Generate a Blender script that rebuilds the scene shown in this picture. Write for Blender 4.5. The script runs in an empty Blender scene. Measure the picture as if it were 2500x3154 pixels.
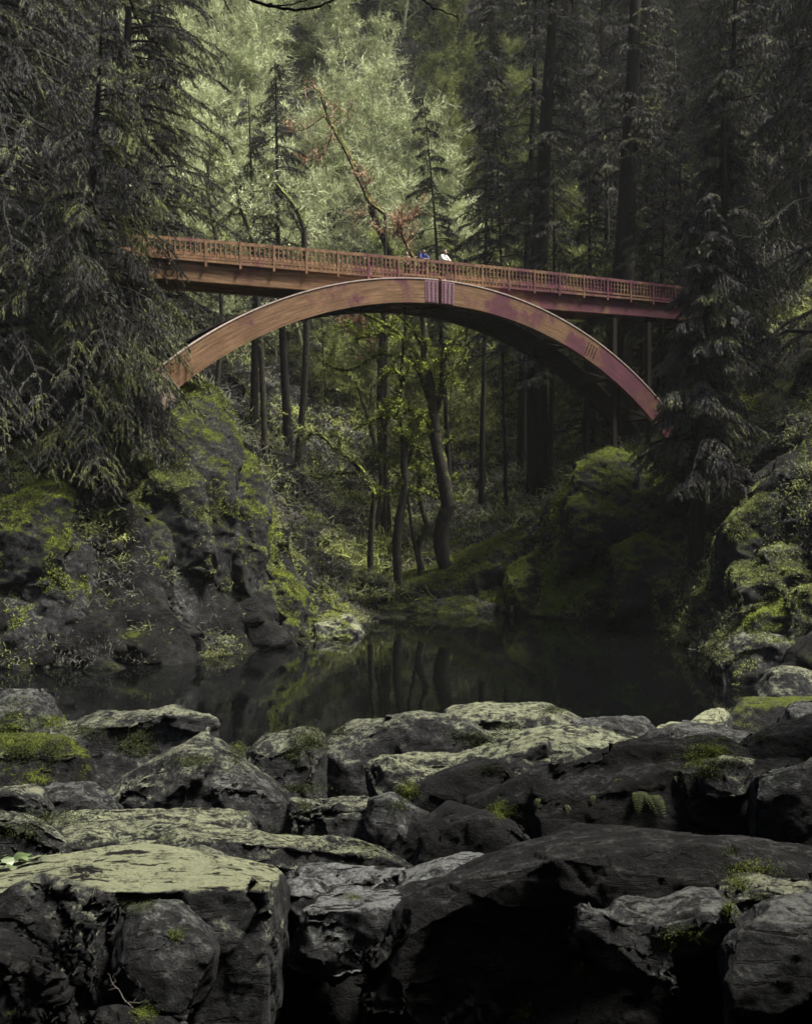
import bpy, bmesh, math, random
import numpy as np
from mathutils import Vector
S = bpy.context.scene
C = S.collection
rnd = random.Random(7)
RNG = np.random.default_rng(7)

# ------------------------------------------------------------------ camera, sky, sun, exposure
FPX, CX, HZ, CZ = 3500.0, 1250.0, 1540.0, 7.2      # focal length and horizon in photo pixels, camera height over the water
cam = bpy.data.cameras.new('camera')
cam.sensor_fit = 'VERTICAL'; cam.sensor_height = 36.0; cam.sensor_width = 36.0 * 2500 / 3154
cam.lens = 36.0 * FPX / 3154
cam.shift_y = -(1577 - HZ) / 3154
cam.clip_start = 0.1; cam.clip_end = 900
cam.dof.use_dof = True; cam.dof.focus_distance = 11.0; cam.dof.aperture_fstop = 4.0
co = bpy.data.objects.new('camera', cam); C.objects.link(co)
co.location = (0, 0, CZ); co.rotation_euler = (math.radians(90), 0, 0)
S.camera = co
SUN_EL, SUN_AZ = 64.0, 356.0         # azimuth: direction the light comes FROM, degrees from +x, anticlockwise
w = bpy.data.worlds.new('World'); S.world = w; w.use_nodes = True
wn = w.node_tree.nodes; wl = w.node_tree.links
sky = wn.new('ShaderNodeTexSky'); sky.sky_type = 'NISHITA'; sky.sun_disc = False
sky.sun_elevation = math.radians(SUN_EL); sky.sun_rotation = math.radians(90 - SUN_AZ)
sky.air_density = 1.0; sky.dust_density = 5.0; sky.ozone_density = 1.0
wl.new(sky.outputs[0], wn['Background'].inputs[0]); wn['Background'].inputs[1].default_value = 0.05
sd = bpy.data.lights.new('sun', 'SUN'); sd.energy = 5.0; sd.angle = math.radians(12); sd.color = (1, 0.95, 0.84)
so = bpy.data.objects.new('sun', sd); C.objects.link(so)
e, a = math.radians(SUN_EL), math.radians(SUN_AZ)
so.rotation_euler = Vector((math.cos(e) * math.cos(a), math.cos(e) * math.sin(a), math.sin(e))).to_track_quat('Z', 'Y').to_euler()
so.location = (-20, -20, 80)
S.view_settings.view_transform = 'Standard'; S.view_settings.look = 'None'
S.view_settings.gamma = 1.0; S.view_settings.use_curve_mapping = False
S.view_settings.exposure = 1.5
S.render.engine = 'CYCLES'
S.cycles.max_bounces = 6; S.cycles.diffuse_bounces = 3; S.cycles.glossy_bounces = 2
S.cycles.transmission_bounces = 2; S.cycles.transparent_max_bounces = 4
S.cycles.caustics_reflective = False; S.cycles.caustics_refractive = False

# ------------------------------------------------------------------ maths helpers
def P(px, py, D):
    return np.array(((px - CX) / FPX * D, D, CZ - (py - HZ) / FPX * D))

def h3(ix, iy, iz, seed):
    h = (ix.astype(np.int64) * 374761393 + iy.astype(np.int64) * 668265263 + iz.astype(np.int64) * 2147483647 + seed * 1274126177) & 0xffffffff
    h = ((h ^ (h >> 13)) * 1274126177) & 0xffffffff
    h = ((h ^ (h >> 16)) * 2246822519) & 0xffffffff
    return ((h ^ (h >> 15)) & 0xffffff) / float(0xffffff)

def vnoise(p, seed=0):
    f = np.floor(p); t = p - f; t = t * t * (3 - 2 * t); f = f.astype(np.int64)
    r = 0
    for dx in (0, 1):
        wx = t[:, 0] if dx else 1 - t[:, 0]
        for dy in (0, 1):
            wy = t[:, 1] if dy else 1 - t[:, 1]
            for dz in (0, 1):
                wz = t[:, 2] if dz else 1 - t[:, 2]
                r = r + wx * wy * wz * h3(f[:, 0] + dx, f[:, 1] + dy, f[:, 2] + dz, seed)
    return r * 2 - 1

def fbm(p, octv=4, seed=0, gain=0.5, ridge=False):
    r = 0; amp = 1.0; q = p.copy()
    for k in range(octv):
        v = vnoise(q, seed + k * 17)
        if ridge: v = 1 - 2 * np.abs(v)
        r = r + amp * v; amp *= gain; q = q * 2.03 + 11.7
    return r

def facet(p, seed=0):
    """random tilted plane per Voronoi cell: broken-rock facets"""
    f = np.floor(p).astype(np.int64)
    best = np.full(len(p), 9e9); out = np.zeros(len(p)); second = np.full(len(p), 9e9)
    for dx in (-1, 0, 1):
        for dy in (-1, 0, 1):
            for dz in (-1, 0, 1):
                i, j, k = f[:, 0] + dx, f[:, 1] + dy, f[:, 2] + dz
                c = np.stack([i + h3(i, j, k, seed), j + h3(i, j, k, seed + 1), k + h3(i, j, k, seed + 2)], 1)
                d = p - c; dd = (d * d).sum(1)
                g = np.stack([h3(i, j, k, seed + 3), h3(i, j, k, seed + 4), h3(i, j, k, seed + 5)], 1) * 2 - 1
                val = (d * g).sum(1) * 0.9 + (h3(i, j, k, seed + 6) - 0.5) * 0.9
                m = dd < best
                second = np.where(m, best, np.minimum(second, dd))
                out = np.where(m, val, out); best = np.where(m, dd, best)
    return out, np.sqrt(second) - np.sqrt(best)

# ------------------------------------------------------------------ object helpers
def tag(o, label=None, cat=None, group=None, kind=None):
    if label: o['label'] = label
    if cat: o['category'] = cat
    if group: o['group'] = group
    if kind: o['kind'] = kind
    return o

def empty(name, loc):
    o = bpy.data.objects.new(name, None); C.objects.link(o); o.location = loc; o.empty_display_size = 0.3
    return o

def link(name, me, m, parent=None, smooth=True):
    if m is not None and not me.materials: me.materials.append(m)
    me.polygons.foreach_set('use_smooth', [smooth] * len(me.polygons))
    o = bpy.data.objects.new(name, me); C.objects.link(o)
    if parent:
        o.parent = parent
        if parent.location.length > 0:
            me.transform(__import__('mathutils').Matrix.Translation(-parent.location))
    return o

def local(v, root):
    return v - np.array(root.location)[None, :]

class Acc:
    """collects quads / polys and builds one mesh quickly"""
    def __init__(s): s.v = []; s.f = []; s.r = []; s.n = 0
    def quads(s, q, r=None):               # q: (n,4,3)
        n = len(q)
        if n == 0: return
        s.v.append(q.reshape(-1, 3)); s.f.append(np.arange(n * 4).reshape(n, 4) + s.n); s.n += n * 4
        s.r.append(RNG.random(n) if r is None else np.broadcast_to(r, (n,)).astype(float))
    def grid(s, rings, r=0.5):             # rings: (m,k,3) tube
        m, k = rings.shape[:2]
        s.v.append(rings.reshape(-1, 3))
        i = np.arange(m - 1)[:, None] * k; j = np.arange(k)[None, :]; j2 = (j + 1) % k
        f = np.stack([i + j, i + j2, i + k + j2, i + k + j], -1).reshape(-1, 4) + s.n
        s.f.append(f); s.n += m * k; s.r.append(np.full(len(f), r))
    def tube(s, pts, rad, k=6, r=0.5, wob=0.0):
        pts = np.asarray(pts, float); rad = np.asarray(rad, float)
        t = np.gradient(pts, axis=0); t /= np.linalg.norm(t, axis=1)[:, None] + 1e-9
        ref = np.array([0.31, 0.9, 0.3]) if abs(t[0, 2]) > 0.6 else np.array([0, 0, 1.0])
        u = np.cross(t, ref); u /= np.linalg.norm(u, axis=1)[:, None] + 1e-9
        v = np.cross(t, u)
        an = np.arange(k) / k * 2 * math.pi
        ring = pts[:, None, :] + rad[:, None, None] * (np.cos(an)[None, :, None] * u[:, None, :] + np.sin(an)[None, :, None] * v[:, None, :])
        if wob:
            ring += (RNG.random(ring.shape) - 0.5) * wob * rad[:, None, None]
        s.grid(ring, r)
    def box(s, p0, ax, ay, az):            # corner centre + three half vectors
        p0, ax, ay, az = map(lambda q: np.asarray(q, float), (p0, ax, ay, az))
        c = [p0 + i * ax + j * ay + k * az for k in (-1, 1) for j in (-1, 1) for i in (-1, 1)]
        idx = [(0, 2, 3, 1), (4, 5, 7, 6), (0, 1, 5, 4), (2, 6, 7, 3), (0, 4, 6, 2), (1, 3, 7, 5)]
        s.v.append(np.array(c)); s.f.append(np.array(idx) + s.n); s.n += 8; s.r.append(np.full(6, 0.5))
    def mesh(s, name):
        v = np.concatenate(s.v); f = np.concatenate(s.f); r = np.concatenate(s.r)
        me = bpy.data.meshes.new(name)
        me.vertices.add(len(v)); me.vertices.foreach_set('co', v.astype(np.float32).ravel())
        me.loops.add(len(f) * 4); me.loops.foreach_set('vertex_index', f.astype(np.int32).ravel())
        me.polygons.add(len(f)); me.polygons.foreach_set('loop_start', np.arange(len(f), dtype=np.int32) * 4)
        at = me.attributes.new('rnd', 'FLOAT', 'FACE'); at.data.foreach_set('value', r.astype(np.float32))
        me.update(calc_edges=True)
        return me

def unit(v): return v / (np.linalg.norm(v, axis=-1, keepdims=True) + 1e-9)

def ribbons(p, d, ln, wd, jit=0.0):
    """thin quads from p along d, length ln, width wd, random roll"""
    d = unit(d); n = len(p)
    u = unit(np.cross(d, RNG.normal(size=(n, 3))))
    ln = np.broadcast_to(ln, (n,))[:, None]; wd = np.broadcast_to(wd, (n,))[:, None]
    e2 = p + d * ln
    return np.stack([p - u * wd, p + u * wd, e2 + u * wd * 0.5, e2 - u * wd * 0.5], 1)

# ------------------------------------------------------------------ materials
def new_mat(name):
    m = bpy.data.materials.new(name); m.use_nodes = True
    nt = m.node_tree; b = nt.nodes['Principled BSDF']
    return m, nt, b
def node(nt, t, **k):
    n = nt.nodes.new(t)
    for a_, v in k.items():
        if a_.startswith('i_'): n.inputs[int(a_[2:]) if a_[2:].isdigit() else a_[2:]].default_value = v
        else: setattr(n, a_, v)
    return n
def ramp(nt, fac, stops):
    r = nt.nodes.new('ShaderNodeValToRGB'); els = r.color_ramp.elements
    while len(els) < len(stops): els.new(0.5)
    for e_, (p, c) in zip(els, stops):
        e_.position = p; e_.color = (*c, 1) if len(c) == 3 else c
    nt.links.new(fac, r.inputs[0]); return r.outputs[0]
def noise(nt, vec, scale, detail=4, rough=0.6, dist=0.0):
    n = node(nt, 'ShaderNodeTexNoise', i_Scale=scale, i_Detail=detail, i_Roughness=rough, i_Distortion=dist)
    nt.links.new(vec, n.inputs['Vector']); return n.outputs['Fac']
def mth(nt, op, a_, b_=None, clamp=False):
    n = nt.nodes.new('ShaderNodeMath'); n.operation = op; n.use_clamp = clamp
    for i, x in enumerate((a_, b_)):
        if x is None: continue
        if isinstance(x, (int, float)): n.inputs[i].default_value = x
        else: nt.links.new(x, n.inputs[i])
    return n.outputs[0]
def mixc(nt, f, a_, b_):
    n = nt.nodes.new('ShaderNodeMix'); n.data_type = 'RGBA'
    if isinstance(f, (int, float)): n.inputs[0].default_value = f
    else: nt.links.new(f, n.inputs[0])
    for i, x in ((6, a_), (7, b_)):
        if isinstance(x, tuple): n.inputs[i].default_value = (*x, 1)
        else: nt.links.new(x, n.inputs[i])
    return n.outputs[2]
def smooth_step(nt, v, lo, hi):
    n = nt.nodes.new('ShaderNodeMapRange'); n.interpolation_type = 'SMOOTHSTEP'
    n.inputs['From Min'].default_value = lo; n.inputs['From Max'].default_value = hi
    nt.links.new(v, n.inputs['Value']); return n.outputs['Result']

def rock_mat(name, lichen=0.5, moss=0.5, lichen_lit_col=(0.30, 0.33, 0.17), base_k=1.0, scale=1.0, far=False):
    m, nt, b = new_mat(name)
    geo = nt.nodes.new('ShaderNodeNewGeometry'); pos = geo.outputs['Position']
    n1 = noise(nt, pos, 0.9 * scale, 6, 0.62); n2 = noise(nt, pos, 6 * scale, 9, 0.75); n3 = noise(nt, pos, 30 * scale, 6, 0.75)
    def stretched(sc, rot, nsc, lo, hi):
        mp = node(nt, 'ShaderNodeMapping'); mp.inputs['Scale'].default_value = sc; mp.inputs['Rotation'].default_value = rot
        nt.links.new(pos, mp.inputs[0]); return smooth_step(nt, noise(nt, mp.outputs[0], nsc, 5, 0.6, 0.6), lo, hi)
    # short slits that follow the bedding
    s1 = stretched((1.0, 3.2, 6.0), (0.15, 0.2, 0.55), 3.2 * scale, 0.36, 0.42)
    s2 = stretched((1.2, 2.2, 7.0), (-0.2, 0.15, -0.35), 1.7 * scale, 0.35, 0.385)
    crack = mth(nt, 'MULTIPLY', s1, s2)
    k = base_k * 0.30
    mix = mth(nt, 'ADD', mth(nt, 'MULTIPLY', n2, 0.55), mth(nt, 'ADD', mth(nt, 'MULTIPLY', n1, 0.25), mth(nt, 'MULTIPLY', n3, 0.2)))
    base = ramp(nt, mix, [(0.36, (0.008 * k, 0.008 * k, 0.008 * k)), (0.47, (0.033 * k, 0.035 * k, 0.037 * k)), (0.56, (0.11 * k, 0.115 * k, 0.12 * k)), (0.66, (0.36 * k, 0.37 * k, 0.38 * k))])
    spots = smooth_step(nt, n3, 0.58, 0.70)
    base = mixc(nt, mth(nt, 'MULTIPLY', spots, mth(nt, 'MULTIPLY', smooth_step(nt, n1, 0.42, 0.6), 0.55)), base, (0.42 * k, 0.43 * k, 0.40 * k))
    rim_light_wear = smooth_step(nt, geo.outputs['Pointiness'], 0.515, 0.60)
    base = mixc(nt, mth(nt, 'MULTIPLY', rim_light_wear, 0.5), base, (0.30 * k, 0.30 * k, 0.28 * k))  # rubbed edges, with rim light painted into the same paler tone
    sx = nt.nodes.new('ShaderNodeSeparateXYZ'); nt.links.new(geo.outputs['Normal'], sx.inputs[0]); nzz = sx.outputs['Z']
    lichen_lit = mth(nt, 'ADD', mth(nt, 'MULTIPLY', nzz, 0.9), mth(nt, 'ADD', mth(nt, 'ADD', mth(nt, 'MULTIPLY', mth(nt, 'SUBTRACT', n2, 0.5), 2.5), mth(nt, 'MULTIPLY', mth(nt, 'SUBTRACT', n1, 0.5), 1.0)), mth(nt, 'MULTIPLY', mth(nt, 'SUBTRACT', n3, 0.5), 1.4)))
    lichen_lit = smooth_step(nt, lichen_lit, 1.0 - 0.62 * lichen, 1.6 - 0.62 * lichen)  # lichen on up-facing rock, with light from above painted into the colour
    lcol = mixc(nt, smooth_step(nt, n3, 0.35, 0.65), tuple(c * 0.30 for c in lichen_lit_col), tuple(c * 0.62 for c in lichen_lit_col))
    lcol = mixc(nt, smooth_step(nt, n1, 0.35, 0.65), lcol, tuple(c * 0.42 for c in lichen_lit_col))
    col = mixc(nt, mth(nt, 'MULTIPLY', lichen_lit, 0.86), base, lcol)
    mn = noise(nt, pos, 1.3 * scale, 8, 0.78, 0.4)
    mf = mth(nt, 'ADD', mth(nt, 'MULTIPLY', nzz, 0.22), mth(nt, 'ADD', mn, mth(nt, 'MULTIPLY', mth(nt, 'SUBTRACT', n3, 0.5), 0.5)))
    mf = smooth_step(nt, mf, 0.90 - 0.25 * moss, 1.04 - 0.25 * moss)
    if far:      # moss colour cut near the viewpoint to paint the gap's shade
        sp = nt.nodes.new('ShaderNodeSeparateXYZ'); nt.links.new(pos, sp.inputs[0]); mf = mth(nt, 'MULTIPLY', mf, smooth_step(nt, sp.outputs['Y'], 28, 58))
    mcol = mixc(nt, smooth_step(nt, n3, 0.35, 0.68), (0.014, 0.02, 0.003), (0.12, 0.15, 0.02))
    col = mixc(nt, mf, col, mcol)
    col = mixc(nt, crack, (0.006, 0.006, 0.006), col)
    nt.links.new(col, b.inputs['Base Color'])
    b.inputs['Roughness'].default_value = 0.85; b.inputs['Specular IOR Level'].default_value = 0.12
    hgt = mth(nt, 'ADD', mth(nt, 'MULTIPLY', n2, 0.9), mth(nt, 'ADD', mth(nt, 'MULTIPLY', n3, 0.35), mth(nt, 'MULTIPLY', crack, 0.45)))
    hgt = mth(nt, 'ADD', hgt, mth(nt, 'MULTIPLY', mth(nt, 'MULTIPLY', mf, n3), 0.8))
    bp = node(nt, 'ShaderNodeBump', i_Strength=1.0, i_Distance=0.09 / scale)
    nt.links.new(hgt, bp.inputs['Height']); nt.links.new(bp.outputs[0], b.inputs['Normal'])
    return m

def leaf_mat(name, stops, rough=0.8, nsc=0.35, mixn=0.5, trans=0.0):
    """colour varies leaf by leaf (stored value) and bough by bough (noise)"""
    m, nt, b = new_mat(name)
    at = node(nt, 'ShaderNodeAttribute', attribute_name='rnd')
    geo = nt.nodes.new('ShaderNodeNewGeometry')
    n = noise(nt, geo.outputs['Position'], nsc, 5, 0.65)
    n = smooth_step(nt, n, 0.3, 0.7)
    f = mth(nt, 'ADD', mth(nt, 'MULTIPLY', at.outputs['Fac'], 1 - mixn), mth(nt, 'MULTIPLY', n, mixn))
    nt.links.new(ramp(nt, f, stops), b.inputs['Base Color'])
    b.inputs['Roughness'].default_value = rough; b.inputs['Specular IOR Level'].default_value = 0.15
    return m

def bark_mat(name, c0, c1, moss=None, mth_=0.55):
    m, nt, b = new_mat(name)
    geo = nt.nodes.new('ShaderNodeNewGeometry'); pos = geo.outputs['Position']
    mp = node(nt, 'ShaderNodeMapping'); mp.inputs['Scale'].default_value = (6, 6, 1.4); nt.links.new(pos, mp.inputs[0])
    n = noise(nt, mp.outputs[0], 1.5, 6, 0.7)
    col = ramp(nt, n, [(0.35, c0), (0.65, c1)])
    if moss:
        sx = nt.nodes.new('ShaderNodeSeparateXYZ'); nt.links.new(geo.outputs['Normal'], sx.inputs[0])
        f = mth(nt, 'ADD', mth(nt, 'MULTIPLY', sx.outputs['Z'], 0.45), noise(nt, pos, 1.6, 6, 0.7))
        f = smooth_step(nt, f, mth_, mth_ + 0.12)
        col = mixc(nt, f, col, moss)
    nt.links.new(col, b.inputs['Base Color']); b.inputs['Roughness'].default_value = 0.9
    b.inputs['Specular IOR Level'].default_value = 0.15
    bp = node(nt, 'ShaderNodeBump', i_Strength=0.7, i_Distance=0.05); nt.links.new(n, bp.inputs['Height']); nt.links.new(bp.outputs[0], b.inputs['Normal'])
    return m

def plain(name, col, rough=0.7, spec=0.3, metal=0.0, var=0.0, sc=4.0):
    m, nt, b = new_mat(name)
    if var:
        geo = nt.nodes.new('ShaderNodeNewGeometry')
        n = noise(nt, geo.outputs['Position'], sc, 5, 0.65)
        nt.links.new(ramp(nt, n, [(0.3, tuple(c * (1 - var) for c in col)), (0.7, tuple(min(1, c * (1 + var)) for c in col))]), b.inputs['Base Color'])
    else: b.inputs['Base Color'].default_value = (*col, 1)
    b.inputs['Roughness'].default_value = rough; b.inputs['Specular IOR Level'].default_value = spec; b.inputs['Metallic'].default_value = metal
    return m

def wood_mat(name, along):
    """reddish stained glulam: long laminations, maroon weathering"""
    m, nt, b = new_mat(name)
    tc = nt.nodes.new('ShaderNodeTexCoord')
    ob = tc.outputs['Object']; sp = nt.nodes.new('ShaderNodeSeparateXYZ'); nt.links.new(ob, sp.inputs[0])
    if along == 'arc':      # boards bent along the arch: radius from the circle centre, and angle
        dx = mth(nt, 'SUBTRACT', sp.outputs['X'], SC); dz = mth(nt, 'SUBTRACT', sp.outputs['Z'], ZC)
        rad = mth(nt, 'SQRT', mth(nt, 'ADD', mth(nt, 'MULTIPLY', dx, dx), mth(nt, 'MULTIPLY', dz, dz))); ang = mth(nt, 'MULTIPLY', mth(nt, 'ARCTAN2', dx, dz), R1)
    else: rad, ang = sp.outputs['Z'], sp.outputs['X']
    cb = nt.nodes.new('ShaderNodeCombineXYZ'); nt.links.new(mth(nt, 'MULTIPLY', ang, 0.35 if along else 2.5), cb.inputs[0]); nt.links.new(sp.outputs['Y'], cb.inputs[1]); nt.links.new(mth(nt, 'MULTIPLY', rad, 7.0 if along else 1.5), cb.inputs[2])
    n = noise(nt, cb.outputs[0], 1.5, 8, 0.75); n2 = noise(nt, ob, 0.36, 6, 0.7); n3 = noise(nt, ob, 7, 6, 0.75)
    c1 = ramp(nt, n, [(0.34, (0.065, 0.034, 0.021)), (0.5, (0.165, 0.095, 0.050)), (0.66, (0.28, 0.175, 0.10))])
    c2 = ramp(nt, n, [(0.34, (0.04, 0.014, 0.024)), (0.66, (0.15, 0.05, 0.066))])
    pf = smooth_step(nt, mth(nt, 'ADD', n2, mth(nt, 'ADD', mth(nt, 'MULTIPLY', mth(nt, 'SUBTRACT', n, 0.5), 0.5), mth(nt, 'MULTIPLY', sp.outputs['X'], 0.006))), 0.50, 0.60)
    col = mixc(nt, pf, c1, c2)
    col = mixc(nt, mth(nt, 'MULTIPLY', smooth_step(nt, n3, 0.5, 0.72), 0.55), col, (0.035, 0.022, 0.018))
    if along:               # glue lines every 0.17 m
        fr = mth(nt, 'FRACT', mth(nt, 'DIVIDE', rad, 0.17)); ln = mth(nt, 'LESS_THAN', fr, 0.09); col = mixc(nt, mth(nt, 'MULTIPLY', ln, 0.45), col, (0.03, 0.018, 0.014))
    nt.links.new(col, b.inputs['Base Color']); b.inputs['Roughness'].default_value = 0.8; b.inputs['Specular IOR Level'].default_value = 0.2
    bp = node(nt, 'ShaderNodeBump', i_Strength=0.5, i_Distance=0.02); nt.links.new(n, bp.inputs['Height']); nt.links.new(bp.outputs[0], b.inputs['Normal'])
    return m

M = {}
M['rock'] = rock_mat('rock_lichen_lit', 0.55, 0.35, (0.34, 0.36, 0.24))
M['rock_pale'] = rock_mat('rock_pale_lichen_lit', 0.92, 0.15, (0.44, 0.47, 0.29))
M['rock_mid'] = rock_mat('rock_some_lichen_lit', 0.7, 0.3, (0.40, 0.43, 0.27))
M['rock_grey'] = rock_mat('rock_grey', 0.5, 0.12, (0.22, 0.23, 0.21))
M['rock_shaded'] = rock_mat('rock_shaded', 0.28, 0.08, (0.10, 0.10, 0.10), 0.2)  # near-black copy of the rock: shade put into the colour
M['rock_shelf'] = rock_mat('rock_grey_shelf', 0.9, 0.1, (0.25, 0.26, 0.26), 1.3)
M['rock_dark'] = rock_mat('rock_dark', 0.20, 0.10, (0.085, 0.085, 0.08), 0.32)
M['rock_mossy'] = rock_mat('rock_mossy', 0.6, 1.15, (0.30, 0.33, 0.14), 0.8)
M['terrain'] = rock_mat('mossy_terrain', 0.15, 0.85, (0.10, 0.11, 0.06), 0.4, 0.4, True)
M['bark'] = bark_mat('bark_dark', (0.012, 0.011, 0.010), (0.045, 0.042, 0.038))
M['bark_black'] = bark_mat('bark_black', (0.006, 0.006, 0.006), (0.022, 0.021, 0.019))
M['bark_moss'] = bark_mat('bark_mossy', (0.014, 0.012, 0.010), (0.05, 0.045, 0.035), (0.17, 0.21, 0.03), 0.62)
M['bark_pale'] = bark_mat('bark_pale', (0.16, 0.17, 0.12), (0.42, 0.44, 0.29), (0.4, 0.44, 0.18), 0.6)
M['needles'] = leaf_mat('needles_dark', [(0.25, (0.008, 0.008, 0.0085)), (0.52, (0.036, 0.037, 0.035)), (0.78, (0.11, 0.125, 0.04))], nsc=0.4, mixn=0.68)
M['needles2'] = leaf_mat('needles_grey', [(0.25, (0.011, 0.011, 0.012)), (0.57, (0.052, 0.052, 0.053)), (0.84, (0.11, 0.12, 0.045))], nsc=0.4, mixn=0.68)
M['moss_leaf'] = leaf_mat('moss_twigs', [(0.2, (0.04, 0.045, 0.025)), (0.5, (0.15, 0.17, 0.06)), (0.8, (0.31, 0.35, 0.11))], nsc=0.5)
M['pale_leaf'] = leaf_mat('pale_twigs', [(0.15, (0.08, 0.085, 0.05)), (0.45, (0.35, 0.39, 0.22)), (0.8, (0.62, 0.66, 0.42))], nsc=0.3)  # natural lichen pallor plus the wood's misty glow put into the colour
M['pink_leaf'] = leaf_mat('pink_twigs', [(0.2, (0.24, 0.14, 0.09)), (0.8, (0.44, 0.27, 0.19))], nsc=0.6)
M['near_moss'] = leaf_mat('near_moss', [(0.2, (0.022, 0.03, 0.005)), (0.8, (0.11, 0.135, 0.02))], nsc=3.0)
M['fern'] = leaf_mat('fern_frond', [(0.2, (0.012, 0.015, 0.008)), (0.8, (0.05, 0.062, 0.018))])
M['bright_moss'] = leaf_mat('bright_moss', [(0.2, (0.05, 0.065, 0.01)), (0.5, (0.14, 0.17, 0.025)), (0.85, (0.27, 0.32, 0.05))], nsc=1.0)
M['brush'] = leaf_mat('brush', [(0.2, (0.04, 0.04, 0.037)), (0.45, (0.14, 0.14, 0.125)), (0.58, (0.19, 0.21, 0.095)), (0.8, (0.30, 0.34, 0.10))], nsc=0.22, mixn=0.65)
SC, ZC, R1, R0 = 1.83, 19.93 - 25.9, 25.9, 24.55
M['wood'] = wood_mat('stained_glulam', True); M['wood_arc'] = wood_mat('stained_bent_glulam', 'arc')
M['wood_rail'] = wood_mat('stained_rail', False)
M['shade_timber'] = plain('shaded_timber', (0.014, 0.012, 0.011), 0.9, 0.1, var=0.3)  # black tone paints in the shade under the deck and on the far rib
M['flash'] = plain('pale_flashing', (0.42, 0.34, 0.30), 0.6, 0.3, var=0.3)
M['steel'] = plain('maroon_steel', (0.17, 0.085, 0.11), 0.6, 0.4, var=0.25)
M['bolt'] = plain('bolt', (0.04, 0.03, 0.04), 0.6, 0.4)
M['concrete'] = plain('concrete', (0.24, 0.19, 0.15), 0.9, 0.2, var=0.3)

# ------------------------------------------------------------------ terrain: one sheet through measured points
T = []
def tp(px, py, D): T.append(tuple(P(px, py, D)))
SHORE = [(-17.3, 48.5), (-12, 49.4), (-8.3, 53), (-5.6, 56), (-2.6, 60), (-2.2, 65), (-1.0, 70), (2, 71.5), (5.1, 72), (8, 72), (11.3, 71), (14.6, 66), (14.6, 60), (14, 55), (14.4, 50.4), (14.3, 46.7), (13.5, 41), (12.5, 36)]
for x, y in SHORE: T.append((x, y, 0.0))
for x, y in [(-14, 45), (-8, 48), (-3, 53), (1, 58), (3, 66), (8, 67), (11, 62), (10, 55), (9, 45), (0, 45), (-8, 40), (0, 35), (8, 36), (-14, 38), (6, 60), (0, 30), (-8, 30), (7, 30), (-14, 32), (-25, 42), (-28, 36)]: T.append((x, y, -2.5))
for x, y in [(-25, 50), (-32, 50)]: T.append((x, y, 0.5))
# left cliff and knoll
for q in [(0, 1850, 50), (0, 1650, 51), (0, 1450, 53), (250, 1800, 51), (250, 1550, 53.5), (420, 1700, 53), (420, 1500, 55), (560, 1780, 54.5), (560, 1550, 56.5), (640, 1320, 58), (520, 1230, 59.0), (600, 1190, 60.0), (700, 1270, 59.5), (745, 1400, 59.5), (800, 1560, 60.5), (790, 1750, 58.2), (900, 1880, 60), (860, 1690, 61.2), (960, 1900, 63.5), (560, 1185, 61.5), (680, 1300, 63), (430, 1180, 60), (200, 1100, 60), (0, 1000, 62), (-300, 1000, 60), (-300, 1500, 52)]: tp(*q)
for q in [(300, 700, 76), (0, 500, 80), (-400, 400, 80), (300, 300, 98), (-300, 0, 100), (300, -300, 130)]: tp(*q)
# ground beyond the arch
for q in [(900, 1800, 72), (1000, 1770, 77), (850, 1650, 78), (1250, 1800, 76), (1250, 1690, 83), (1500, 1780, 76), (1500, 1640, 82), (1350, 1590, 90), (1000, 1500, 92), (1650, 1560, 84), (1600, 1480, 92), (1250, 1350, 103), (800, 1300, 92), (1650, 1300, 103), (1250, 1000, 116), (700, 1000, 104), (1800, 1000, 112), (1250, 550, 132), (600, 500, 124), (1900, 500, 128), (1250, 0, 152), (2000, 0, 145), (600, 0, 146), (1250, -500, 175), (2200, -500, 170), (300, -500, 165)]: tp(*q)
# right foot of the arch and right bank
for q in [(1960, 1400, 74.5), (1860, 1420, 72.5), (1780, 1480, 72), (1745, 1600, 71), (1900, 1560, 70), (2050, 1430, 72), (1800, 1750, 71.0), (1950, 1750, 69), (2100, 1640, 65), (2100, 1800, 63), (2250, 1650, 58), (2200, 1850, 55.5), (2350, 1550, 56), (2400, 1800, 51), (2500, 1420, 54), (2500, 1650, 50), (2450, 1950, 47), (2550, 1900, 44), (2700, 1900, 40), (2700, 1500, 48), (2250, 1300, 72), (2500, 1150, 66), (2300, 1000, 82), (2700, 900, 70), (2500, 500, 98), (2800, 200, 100), (2500, -300, 140)]: tp(*q)
T += [(17.8, 74.2, 10.6), (18.6, 77, 12.2), (15.4, 79.3, 11.2), (20.3, 76, 13.5), (14.0, 77.5, 9.3)]
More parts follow.
